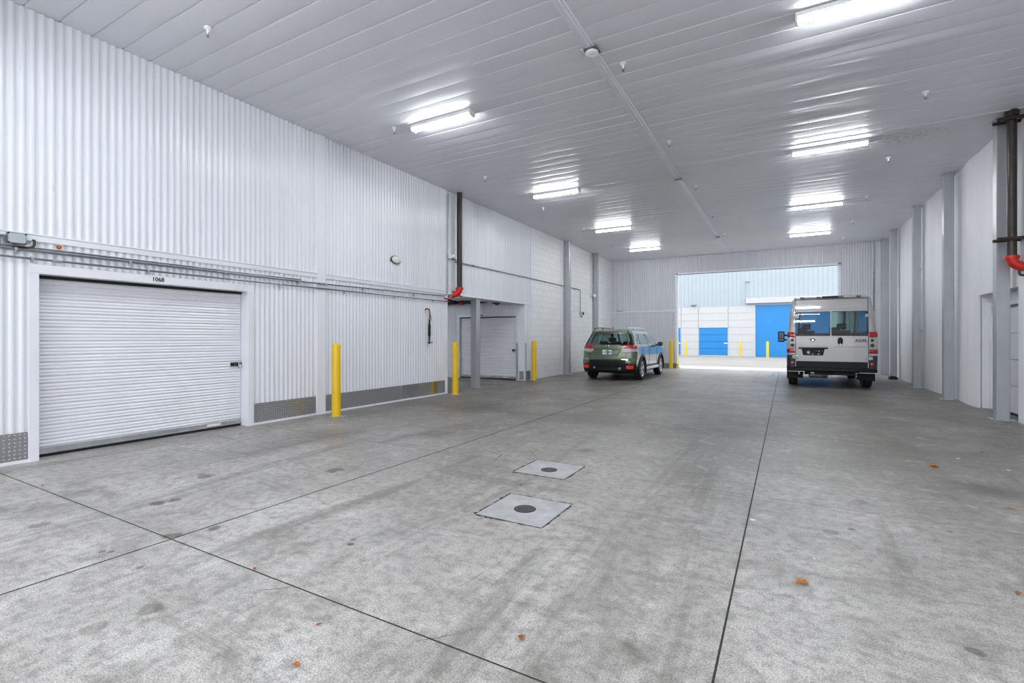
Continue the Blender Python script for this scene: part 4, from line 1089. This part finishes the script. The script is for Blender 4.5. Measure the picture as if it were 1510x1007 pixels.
    mb = MB().lathe([(1, .0), (1, -.008), (.82, -.012), (.8, -.004)], (0, y0 + .012, 1.085), 1, 26, (.04, .07)); mb.build('oval_emblem', M['chrome'], tail, smooth=True)
    MB().lathe([(.84, -.002), (.84, -.013)], (0, y0 + .012, 1.085), 1, 26, (.04, .07)).build('emblem_field', M['iron'], tail)
    for (ex, ez, s_) in ((-.035, 1.09, .014), (.0, 1.07, .008), (.022, 1.088, .008), (.04, 1.075, .008), (-.005, 1.098, .008)):
        a = [(ex + s_ * (1 if k % 2 == 0 else .4) * math.sin(PI * k / 4), ez + s_ * (1 if k % 2 == 0 else .4) * math.cos(PI * k / 4)) for k in range(8)]
        MB().prism([(z_, x_) for x_, z_ in a], 1, y0 - .006, y0 + .0).build('emblem_star', M['white'], tail)
    text('badge', 'SUBARU', .045, (-.60, y0 + .020, .905), (R(90), 0, 0), M['chrome'], tail, .002, xs=.9)
    text('badge', 'FORESTER', .045, (.62, y0 + .020, .905), (R(90), 0, 0), M['chrome'], tail, .002, xs=.8)
    # wiper and spoiler and third brake light
    MB().path([(.02, on(1.16, ('R', 0), .02)[1], 1.165), (-.30, on(1.19, ('R', .4), .02)[1], 1.19)], .010, 6).build('rear_wiper', M['black'], tail)
    sp = MB(); n = 14; vs = []
    for i in range(n + 1):
        x = lerp(-.58, .58, i / n); c = .03 * (x / .58) ** 2
        vs += [(x, .225 + c, 1.555), (x, .225 + c, 1.575), (x, .42 + c, 1.622), (x, .42 + c, 1.53)]
    sp.add(vs, [(i * 4 + j, i * 4 + (j + 1) % 4, (i + 1) * 4 + (j + 1) % 4, (i + 1) * 4 + j) for i in range(n) for j in range(4)] + [(0, 1, 2, 3), tuple(n * 4 + k for k in (3, 2, 1, 0))])
    spo = sp.build('roof_spoiler', M['green'], root, smooth=True)
    MB().cbox(-.13, .13, .218, .24, 1.556, 1.572, .002).build('brake_light', M['lamp_red'], spo)
    # bumper details
    for sg in (-1, 1):
        vs = []; toks = [('R', .94), ('R', 1.0)] + [('RC', a) for a in (12, 24, 36, 48)]; zs = frange(.388, .495, 4)
        for z in zs:
            for t in toks: p = S.pt(S.row(z), t, .012); vs.append((sg * p[0], p[1], z))
        MB().add(vs, [(i * 6 + j, i * 6 + j + 1, (i + 1) * 6 + j + 1, (i + 1) * 6 + j) for i in range(4) for j in range(5)]).build('bumper_reflector', M['lamp_red2'], root)
    mb = MB(); mb.cbox(-.60, .60, -.012, .05, .50, .545, .01); mb.cbox(-.40, .40, .0, .08, .33, .40, .01)
    mb.build('bumper_step', M['black'], root)
    mb = MB()
    mb.path([(.42, .16, .40), (.42, -.0, .395)], .042, 14); mb.build('tail_pipe', M['exh'], root, smooth=True)
    mb = MB(); mb.path([(-.42, .16, .42), (-.42, .02, .415)], .035, 12).build('tail_pipe', M['exh'], root, smooth=True)
    mb = MB(); mb.lathe([(.10, .0), (.12, .04), (.12, .5), (.10, .54)], (.0, .42, .30), 0, 16, (1, .6)); mb.path([(-.55, .9, .33), (.55, .9, .33)], .035, 8); mb.path([(-.3, .4, .30), (-.5, .9, .26)], .02, 6); mb.path([(.35, .4, .30), (.5, .9, .26)], .02, 6)
    mb.build('rear_suspension', M['undercoat'], root)
    # roof rails, antenna, mirrors, handles
    for sg in (-1, 1):
        x = sg * .575
        pts = bend([(x, .45, 1.62), (x, .56, 1.685), (x, 1.2, 1.71), (x, 2.2, 1.70), (x, 2.42, 1.615)], .16)
        mb = MB().path(pts, .019, 8); mb.cbox(x - .02, x + .02, 1.3, 1.42, 1.62, 1.70, .004); mb.build('roof_rail', M['chrome'] if sg > 0 else M['iron'], root, smooth=True)
        MB().prism([(sg * .90, 1.07), (sg * 1.08, 1.07), (sg * 1.11, 1.12), (sg * 1.10, 1.22), (sg * .98, 1.235), (sg * .93, 1.18)] if False else [(1.07, sg * .92), (1.065, sg * 1.08), (1.11, sg * 1.12), (1.215, sg * 1.11), (1.235, sg * 1.0), (1.17, sg * .93)], 1, 2.93, 3.06).build('door_mirror', M['green'], root, bevel=.02)
        MB().box(sg * 1.02 - .075, sg * 1.02 + .075, 2.922, 2.93, 1.09, 1.21).build('mirror_glass', M['screen'] if False else M['iron'], root)
        MB().path([(sg * .84, 3.0, 1.13), (sg * .96, 3.0, 1.12)], .025, 8).build('mirror_arm', M['black'], root)
        for yy in (1.18, 2.12): MB().cbox(sg * .90 - .015, sg * .90 + .022, yy - .10, yy + .10, .955, .985, .006).build('door_handle', M['green'], root)
        # door seams
        mb = MB()
        for yy in (.98, 1.84, 2.98):
            mb.path([on(z, ('S', yy, yy), .001) if sg > 0 else (-on(z, ('S', yy, yy), .001)[0], on(z, ('S', yy, yy))[1], z) for z in ((.47 if yy > 1 else .8), .65, .82, .93, 1.02, 1.10, 1.148)], .005, 5)
        mb.build('door_seams', M['dark'], root)
        mb = MB(); mb.cbox(min(sg * .86, sg * .925), max(sg * .86, sg * .925), 1.42, 3.15, .30, .40, .012); mb.build('sill_trim', M['chrome'] if False else M['galv'], root)
        for wy, wz in ws:
            arch_flare(MB(), sg, .905 * taper(wy), wy, wz, .385, .468).build('wheel_arch_trim', M['black'], root, smooth=True)
            arch_tub(MB(), sg, .90, wy, wz, .45, .36).build('wheel_arch_liner', M['undercoat'], root)
        for wy, wz in ws: wheel(root, sg * .79, wy, RW, .225, sg, M['alloy'])
        MB().path([on(1.152, ('S', y_, y_), .006) if sg > 0 else (-on(1.152, ('S', y_, y_), .006)[0], on(1.152, ('S', y_, y_))[1], 1.152) for y_ in frange(.5, 3.15, 14)], .010, 6).build('window_sill_strip', M['chrome'], root, smooth=True)
    mb = MB(); mb.prism([(.62, 1.64), (.80, 1.645), (.70, 1.72), (.66, 1.72)] if False else [(.60, 1.645), (.82, 1.65), (.66, 1.725), (.62, 1.725)], 0, -.012, .012); mb.build('fin_antenna', M['green'], root)
    # interior
    mb = MB(); mb.box(-.84, .84, .30, 3.5, .30, .62); mb.box(-.70, .70, .28, .95, .6, 1.02); mb.cbox(-.78, .78, 2.95, 3.35, .6, 1.10, .05)
    mb.build('cabin_floor_and_dash', M['seat'], root)
    for x in (-.38, .38): seat(root, x, 1.95, .72, 1.19, 1.37, .46)
    seat(root, 0, 1.05, .74, 1.12, 1.25, 1.2, 3)
    MB().lathe([(.17, -.012), (.185, 0), (.17, .012)], (-.38, 2.75, 1.0), 1, 20).build('steering_wheel', M['black'], root)
    return root
make_suv((-5.0, 15.02, 0))

# ------------------------------------------------------------------ silver van
def make_van(loc):
    root = thing('passenger_van', loc, 'tall silver-grey high-roof van seen from behind with twin rear doors', 'van')
    rows = [(.44, .06, 5.2, .95, .10, .30), (.50, .02, 5.45, 1.0, .10, .35), (.60, .02, 5.55, 1.02, .10, .4), (.73, .02, 5.58, 1.025, .10, .4), (.94, .02, 5.58, 1.025, .10, .4), (1.10, .02, 5.50, 1.025, .10, .45), (1.25, .022, 5.15, 1.022, .10, .45),
            (1.36, .03, 4.90, 1.018, .10, .40), (1.43, .035, 4.80, 1.015, .10, .36), (1.53, .045, 4.68, 1.01, .10, .33), (2.00, .09, 4.10, .970, .085, .28), (2.07, .10, 4.0, .962, .08, .28), (2.20, .115, 3.82, .93, .07, .26), (2.33, .13, 3.6, .90, .06, .25),
            (2.42, .145, 3.40, .880, .055, .25), (2.46, .15, 3.25, .865, .055, .25), (2.495, .17, 3.05, .825, .06, .25), (2.52, .26, 2.8, .73, .06, .25), (2.532, .5, 2.4, .5, .06, .2)]
    S = Shell(rows, 0, 0, 1.43, 2.07, absx=True, taper=lambda y: 1 - .08 * max(0, (y - 4.6)) ** 2, crown=.0, maxdz=.05)
    cols = [('R', f) for f in (0, .012, .06, .2, .35, .5, .65, .77, .805, .82, .835, .87, .93)] + [('RC', a) for a in (0, 18, 36, 54, 72, 90)]
    br = [(.22, .22), (.45, .45), (1.45, 1.45), (1.60, 1.60), (2.75, 2.75), (2.90, 2.90), (3.55, 3.30), (4.35, 3.72), (5.0, 3.8)]
    for (a, b) in zip(br[:-1], br[1:]):
        k = max(1, int((b[0] - a[0]) / .06)); cols += [('S', lerp(a[0], b[0], i / k), lerp(a[1], b[1], i / k)) for i in range(k)]
    cols += [('S', 5.0, 3.8)] + [('FC', a) for a in (0, 18, 36, 54, 72, 90)] + [('F', f) for f in (.9, .7, .45, .2, 0)]
    ws = [(.98, .345), (4.45, .345)]; RW = .345
    DE = .825
    def cls(z, zone, v, y, sg):
        if zone == 'roof': return 'body'
        if zone == 'floor': return 'under'
        if zone == 'S':
            for wy, wz in ws:
                if math.hypot(y - wy, z - wz) < .44: return None
        if zone == 'R':
            if v < .006: return 'body' if z > 2.42 else ('gap' if .56 < z else 'bumper')
            if z < .56: return 'bumper'
            if v < .82 and z < 2.42:
                if z < .73: return 'band'
                if 1.43 < z < 2.07 and v > .03: return 'rglassL' if sg < 0 else 'rglassR'
                return 'doorL' if sg < 0 else 'doorR'
            if z < .90: return 'corner'
            if z < 1.53 and v > .83: return 'lamp'
            return 'body'
        if zone == 'RC':
            if z < .90: return 'corner'
            if z < 1.53 and (v is None or v < 60): return 'lamp'
            return 'body'
        if zone == 'S':
            if z < .52: return 'cladding'
            if 1.43 < z < 2.07:
                t = (z - 1.43) / .64
                def yy(k): return lerp(br[k][0], br[k][1], t)
                for q, i_ in ((1, 1), (2, 3), (3, 6)):
                    if yy(i_) < y < yy(i_ + 1): return 'sglass%d' % q
            if z < .72 and y < .26: return 'corner'
            return 'body'
        if 1.53 < z < 2.33 and (zone == 'F' or (v and v > 36)): return 'screen'
        if z < .75: return 'cladding'
        return 'body'
    mats = {'body': ('body', M['silver'], None), 'under': ('underbody', M['undercoat'], None), 'cladding': ('lower_cladding', M['black'], None), 'bumper': ('rear_bumper', M['black'], None), 'corner': ('bumper_corner', M['blackish'], None), 'gap': ('door_gap', M['conduit'], None),
            'lamp': ('tail_lamp_base', M['lamp_clear'], None), 'doorL': ('rear_door', M['silver'], None), 'doorR': ('rear_door', M['silver'], None), 'rglassL': ('door_window', M['glass_van'], 'doorL'), 'rglassR': ('door_window', M['glass_van'], 'doorR'),
            'band': ('door_lower_band', M['black'], None), **{'sglass%d' % q: ('side_window', M['glass_van'], None) for q in (1, 2, 3)}, 'screen': ('windscreen', M['screen'], None)}
    ob = S.parts(cols, cls, root, mats)
    dl, dr = ob['doorL'], ob['doorR']
    def on(z, x, off=0.):
        p = S.pt(S.row(z), ('R', abs(x)), off); return (math.copysign(p[0], x), p[1], z)
    # door seams
    for sg, d in ((-1, dl), (1, dr)):
        MB().path([on(z, sg * .822, .001) for z in (.56, .73, .94, 1.25, 1.53, 2.0, 2.2, 2.42)] + [on(2.42, sg * .4, .001), on(2.42, sg * .01, .001)], .007, 6).build('door_seam', M['dark'], d)
        # pressing lines
        MB().path([on(1.13, sg * .03, .0), on(1.13, sg * .80, .0)], .008, 8).build('pressed_line', M['silver'], d, smooth=True)
        MB().path([on(2.15, sg * .03, -.001), on(2.15, sg * .80, -.001)], .008, 8).build('pressed_line', M['silver'], d, smooth=True)
        MB().path([on(1.425, sg * .03, .002), on(1.425, sg * .80, .002)], .007, 6).build('window_seal', M['dark'], d)
        MB().path([on(2.075, sg * .03, .002), on(2.075, sg * .80, .002)], .007, 6).build('window_seal', M['dark'], d)
        for z in (1.95, .835):
            mb = MB(); p = on(z, sg * .83)
            x0 = sg * .83
            mb.cbox(x0 - .07, x0 + .085, p[1] - .030, p[1] + .01, z - .042, z + .042, .008)
            mb.lathe([(.018, -.055), (.018, .055)], (x0 + .005, p[1] - .028, z), 2, 10)
            mb.cbox(x0 - .055, x0 - .02, p[1] - .042, p[1] - .01, z - .030, z + .030, .006); mb.cbox(x0 + .03, x0 + .07, p[1] - .042, p[1] - .01, z - .03, z + .03, .006)
            mb.build('door_hinge', M['silver'], d)
        # tail lamp lenses
        lamp = ob['lamp|L' if sg < 0 else 'lamp|R']
        for (za, zb, mt, nm) in ((1.385, 1.525, 'lamp_red', 'red_lens'), (.955, 1.065, 'lamp_red', 'red_lens'), (1.075, 1.375, 'lamp_clear', 'clear_lens')):
            vs = []; toks = [('R', .838), ('R', .87), ('R', .925)] + [('RC', a) for a in (18, 36, 54, 66)]; zs = frange(za, zb, 5)
            for z in zs:
                e = .014 + .010 * math.sin(PI * (z - za) / (zb - za))
                for t in toks: p = S.pt(S.row(z), t, e); vs.append((sg * p[0], p[1], z))
            m = len(toks); MB().add(vs, [(i * m + j, i * m + j + 1, (i + 1) * m + j + 1, (i + 1) * m + j) for i in range(len(zs) - 1) for j in range(m - 1)]).build(nm, M[mt], lamp, smooth=True)
        for z, rr_ in ((1.30, .030), (1.17, .038)):
            p = on(z, sg * .90)
            MB().lathe([(rr_ + .008, -.026), (rr_ + .008, -.034), (rr_ - .004, -.036), (rr_ - .006, -.030)], (p[0], p[1], z), 1, 18).build('reflector_bowl', M['iron'], lamp, smooth=True)
        MB().lathe([(.034, -.006), (.030, -.014), (.008, -.016)], (sg * .90, .02, .68), 1, 18).build('round_reflector', M['lamp_red2'], root)
        MB().path([on(.58, sg * .818, .004), on(.74, sg * .818, .004)], .006, 6).build('white_edge', M['trim'], d)
    # handle, badges, emblem
    p = on(1.28, .21)
    hm = MB(); hm.lathe([(1, .004), (1, -.014), (.85, -.024), (.2, -.026)], (.21, p[1], 1.28), 1, 22, (.105, .062)); h = hm.build('handle_surround', M['black'], dr, smooth=True)
    MB().path([(.21, p[1] - .03, 1.22), (.21, p[1] - .045, 1.28), (.21, p[1] - .03, 1.345)], .012, 8).build('door_handle', M['iron'], h, smooth=True)
    MB().lathe([(.012, -.026), (.012, -.034)], (.21, p[1], 1.20), 1, 12).build('key_lock', M['chrome'], h)
    yb = .016
    text('badge', 'RAM', .062, (.66, p[1] - .004, 1.305), (R(90), 0, 0), M['iron'], dr, .003, xs=1.8)
    text('badge', 'PROMASTER', .046, (.66, p[1] - .004, 1.262), (R(90), 0, 0), M['lamp_red'], dr, .003, xs=1.1)
    # ram head style emblem: shield with horns
    mb = MB(); ez, ex = 1.305, -.415
    sh = [(0, -.062), (.030, -.035), (.042, .0), (.075, .0), (.068, .030), (.035, .048), (0, .040), (-.035, .048), (-.068, .030), (-.075, .0), (-.042, .0), (-.030, -.035)]
    mb.prism([(ez + z_, ex + x_) for x_, z_ in sh], 1, yb - .008, yb + .01); e = mb.build('emblem', M['iron'], dl, bevel=.004)
    mb = MB(); fc = [(0, -.045), (.018, -.01), (.024, .026), (0, .018), (-.024, .026), (-.018, -.01)]
    mb.prism([(ez + z_, ex + x_) for x_, z_ in fc], 1, yb - .014, yb - .007); mb.build('emblem_face', M['chrome'], e)
    for s_ in (-1, 1): MB().path([(ex + s_ * .03, yb - .012, ez + .03), (ex + s_ * .058, yb - .012, ez + .022), (ex + s_ * .055, yb - .012, ez - .0), (ex + s_ * .036, yb - .012, ez - .004)], .007, 6).build('emblem_horn', M['chrome'], e)
    # plate recess
    r_ = MB().prism([(1.105, -.755), (1.105, -.065), (1.07, -.065), (1.065, -.11), (1.065, -.71), (1.07, -.755)], 1, yb - .030, yb + .01).build('plate_light_bar', M['black'], dl, bevel=.004)
    pr = MB().prism([(1.075, -.68), (1.075, -.14), (.90, -.175), (.89, -.19), (.89, -.63), (.90, -.645)], 1, yb - .008, yb + .008).build('plate_recess', M['black'], dl)
    for (x, z, w_, h_) in ((-.52, .975, .07, .05), (-.515, .945, .04, .03), (-.42, .93, .045, .018), (-.28, .93, .05, .022), (-.27, 1.005, .03, .022), (-.335, 1.01, .015, .012), (-.20, 1.01, .015, .012), (-.51, 1.03, .02, .008)):
        MB().cbox(x - w_ / 2, x + w_ / 2, yb - .012, yb - .007, z - h_ / 2, z + h_ / 2, .003).build('mounting_hole', M['lamp_clear'], pr)
    # bumper
    mb = MB(); vs = []; n = 20
    for i in range(n + 1):
        t = -1 + 2 * i / n; x = 1.01 * t; yy = -.055 + .07 * abs(t) ** 4
        vs += [(x, yy + .03, .455), (x, yy, .48), (x, yy, .535), (x, yy + .05, .562), (x, yy + .12, .562), (x, yy + .12, .455)]
    mb.add(vs, [(i * 6 + j, i * 6 + (j + 1) % 6, (i + 1) * 6 + (j + 1) % 6, (i + 1) * 6 + j) for i in range(n) for j in range(6)] + [tuple(range(6)), tuple(n * 6 + k for k in range(5, -1, -1))])
    mb.build('bumper_step', M['black'], root, smooth=True)
    MB().box(-1.0, -.60, -.02, .02, .440, .452).box(.62, 1.0, -.02, .02, .440, .452).build('bumper_edge_strip', M['trim'], root)
    # roof edge, marker lamps, centre brake lamp
    mb = MB(); n = 12; vs = []
    for i in range(n + 1):
        x = lerp(-.845, .845, i / n); e_ = .035 * abs(x / .845) ** 6; vs += [(x, .135, 2.435), (x, .115 + e_, 2.455), (x, .13 + e_, 2.497 - e_), (x, .22, 2.522 - e_), (x, .22, 2.435)]
    mb.add(vs, [(i * 5 + j, i * 5 + (j + 1) % 5, (i + 1) * 5 + (j + 1) % 5, (i + 1) * 5 + j) for i in range(n) for j in range(5)] + [tuple(range(5)), tuple(n * 5 + k for k in range(4, -1, -1))])
    re = mb.build('roof_edge', M['silver'], root, smooth=True)
    for x in (-.66, -.28, .24, .62):
        MB().cbox(x - .042, x + .042, .098, .12, 2.458, 2.486, .006).build('marker_lamp', M['lamp_red'], re); MB().cbox(x - .05, x + .05, .102, .13, 2.452, 2.492, .004).build('marker_surround', M['black'], re)
    MB().cbox(-.20, .18, .085, .13, 2.450, 2.500, .008).build('camera_housing', M['black'], re)
    # underside
    mb = MB(); mb.path([(-.85, .98, .36), (.85, .98, .36)], .055, 12); mb.build('rear_axle', M['undercoat'], root)
    mb = MB()
    for sx in (-.52, .52):
        mb.path([(sx, .22, .50), (sx, .6, .40), (sx, .98, .35), (sx, 1.5, .42)], .03, 8); mb.path([(sx, .20, .50), (sx, .22, .36)], .02, 6)
    mb.box(-.55, .55, .1, .18, .36, .46); mb.build('leaf_springs', M['undercoat'], root)
    mb = MB(); mb.lathe([(.09, 0), (.11, .03), (.11, .42), (.09, .45)], (-.50, .40, .36), 0, 16); mb.path([(-.06, .4, .36), (.0, .4, .36), (.1, .3, .38)], .03, 8); mb.build('exhaust_silencer', M['exh'], root, smooth=True)
    mb = MB(); mb.path([(-.42, .32, .40), (-.42, .10, .39)], .045, 14); mb.build('tail_pipe', M['exh'], root, smooth=True)
    MB().path([(-.74, .1, .46), (-.74, .1, .36)], .018, 8).path([(-.62, .1, .46), (-.62, .1, .36)], .018, 8).build('tow_bracket', M['trim'], root)
    MB().path([(.42, .15, .42), (.50, .12, .40), (.6, .15, .42)], .016, 8).path([(.56, .12, .36), (.58, .12, .34)], .02, 8).build('tow_bracket', M['trim'], root)
    mb = MB(); mb.box(-.55, .55, .6, 3.6, .34, .46); mb.build('fuel_tank', M['undercoat'], root)
    for sg in (-1, 1):
        for wy, wz in ws:
            arch_flare(MB(), sg, 1.02, wy, wz, .40, .455, .012).build('wheel_arch_trim', M['black'], root, smooth=True)
            arch_tub(MB(), sg, 1.01, wy, wz, .46, .38).build('wheel_arch_liner', M['undercoat'], root)
        for wy, wz in ws: wheel(root, sg * .875, wy, RW, .225, sg, M['steelwheel'], 8, False)
        mb = MB().cbox(min(sg * 1.10, sg * 1.31), max(sg * 1.10, sg * 1.31), 4.26, 4.40, 1.22, 1.60, .05); mi = mb.build('door_mirror', M['black'], root, bevel=.02)
        MB().cbox(min(sg * 1.125, sg * 1.285), max(sg * 1.125, sg * 1.285), 4.252, 4.262, 1.36, 1.57, .003).build('mirror_glass', M['darkmirror'], mi)
        MB().cbox(min(sg * 1.125, sg * 1.285), max(sg * 1.125, sg * 1.285), 4.252, 4.262, 1.25, 1.34, .003).build('mirror_glass', M['darkmirror'], mi)
        MB().path([(sg * .99, 4.32, 1.46), (sg * 1.14, 4.32, 1.46)], .03, 8).path([(sg * .99, 4.32, 1.30), (sg * 1.14, 4.32, 1.30)], .03, 8).build('mirror_arm', M['black'], mi)
    # interior
    mb = MB(); mb.box(-.92, .92, .30, 4.5, .56, .66); mb.cbox(-.88, .88, 4.05, 4.45, .66, 1.40, .06); mb.build('cabin_floor_and_dash', M['seat'], root)
    mb = MB().box(-.9, .9, .28, 3.4, 2.36, 2.40); mb.build('headlining', M['seatlight'], root)
    for x in (-.48, .48): seat(root, x, 3.15, 1.08, 1.60, 1.82, .50)
    for x in (-.62, .20): seat(root, x, 1.95, .98, 1.48, 1.68, .44)
    MB().lathe([(.19, -.014), (.205, 0), (.19, .014)], (-.48, 3.98, 1.42), 1, 20).build('steering_wheel', M['black'], root)
    return root
M['darkmirror'] = pbr('dark_mirror', (.03, .045, .07), .12, var=.1)
M['blackish'] = pbr('dark_grey_plastic', (.025, .027, .031), .5, var=.15, vscale=6)
make_van((1.045, 15.62, 0))

# ================================================================== building across the yard
def outside():
    Y = 39.0
    r = thing('warehouse_building', (0, Y, 0), 'pale metal and white warehouse building with blue doors across the yard', 'building')
    MB().box(-34, 30, .12, 12, 0, 9.0).build('building_mass', M['siding'], r)
    mb = MB(); vs = []; x = -34; pts = []
    while x < 30:
        for dx, d in ((0, 0), (.02, .04), (.05, .04), (.07, 0), (.28, 0)): pts.append((x + dx, -d))
        x += .28
    for px_, d in pts:
        for z in (3.74, 9.0): vs.append((px_, d, z))
    mb.add(vs, [(2 * i, 2 * i + 2, 2 * i + 3, 2 * i + 1) for i in range(len(pts) - 1)]); mb.build('upper_siding', M['siding'], r)
    # white lower panels, each between pilaster joints
    spans = [(-12.0, -9.2, 0), (-9.2, -7.05, 1), (-7.05, -5.79, 0), (-5.79, -3.72, 1), (-3.72, -1.95, 0), (2.6, 5.0, 0), (5.0, 9.0, 0)]
    for a, b, door in spans:
        z0 = 2.10 if door else 0
        mb = MB(); z = z0; k = 0
        while z < 3.70:
            z1 = min(3.72, (int(z / .53 + 1e-6) + 1) * .53); mb.cbox(a + .012, b - .012, -.03, .12, z + .004, z1 - .004, .006); z = z1
        mb.build('wall_panel', M['panelwall'], r)
        if door:
            d = MB(); n = 4; h = 2.08 / n
            for k in range(n): d.cbox(a + .04, b - .04, .0, .08, .08 + k * (h - .015), .08 + (k + 1) * (h - .015) - .012, .01)
            dd = d.build('blue_roll_up_door', M['blue'], r)
            MB().box(a + .04, b - .04, .0, .08, .0, .07).box(a, a + .04, -.03, .05, 0, 2.1).box(b - .04, b, -.03, .05, 0, 2.1).build('door_frame', M['panelwall'], dd)
            MB().cbox(b - .28, b - .06, -.03, .0, .92, .99, .004).build('door_latch', M['white'], dd)
    MB().cbox(-12, 10, -.05, .0, 3.70, 3.76, .01).build('ledge', M['siding'], r)
    d = MB().cbox(-1.93, 2.6, .02, .08, .02, 3.82, .01); d.build('tall_blue_door', M['blue'], r)
    MB().cbox(-2.02, -1.93, -.05, .08, 0, 3.85, .01).build('door_jamb', M['panelwall'], r)
    MB().prism([(-.30, 3.84), (.0, 3.84), (.0, 4.22), (-.10, 4.22), (-.30, 4.16)], 0, -2.55, 3.3).build('canopy', M['panelwall'], r)
    mb = MB().path([(-2.60, -.06, 4.2), (-2.60, -.06, 5.6)], .03, 8); mb.build('downpipe', M['siding'], r)
    MB().cbox(-2.62, -2.30, -.12, -.03, 5.42, 5.52, .01).build('lamp_bracket', M['siding'], r)
    MB().cbox(-6.30, -5.95, -.22, -.02, 3.78, 3.88, .02).build('wall_lamp', M['conduit'], r)
    struct('kerb', MB().cbox(-30, 28, 38.6, 38.95, -.002, .012, .004), M['ground'])
outside()

# ================================================================== light, camera, view
w = bpy.data.worlds.new('overcast_sky'); scn.world = w; w.use_nodes = True
nt = w.node_tree; nt.nodes.clear(); g = NT(nt)
out = nt.nodes.new('ShaderNodeOutputWorld'); bg = nt.nodes.new('ShaderNodeBackground')
tc = nt.nodes.new('ShaderNodeTexCoord'); sx = nt.nodes.new('ShaderNodeSeparateXYZ'); g.l(tc.outputs['Generated'], sx.inputs[0])
g.l(g.ramp(sx.outputs[2], (0., (.86, .91, .98)), (.6, (.96, .98, 1.))), bg.inputs[0]); bg.inputs[1].default_value = 1.6
g.l(bg.outputs[0], out.inputs[0])

cam = bpy.data.cameras.new('camera'); co = bpy.data.objects.new('camera', cam); COL.objects.link(co)
co.location = (0, 0, 1.37); co.rotation_euler = (R(90), 0, R(29.4))
cam.sensor_width = 36; cam.lens = 36 * 718 / 1510; cam.shift_y = -5.5 / 1510; cam.clip_start = .05; cam.clip_end = 300
scn.camera = co
vs_ = scn.view_settings
vs_.view_transform = 'Standard'; vs_.look = 'None'; vs_.gamma = 1; vs_.use_curve_mapping = False; vs_.exposure = 0.9
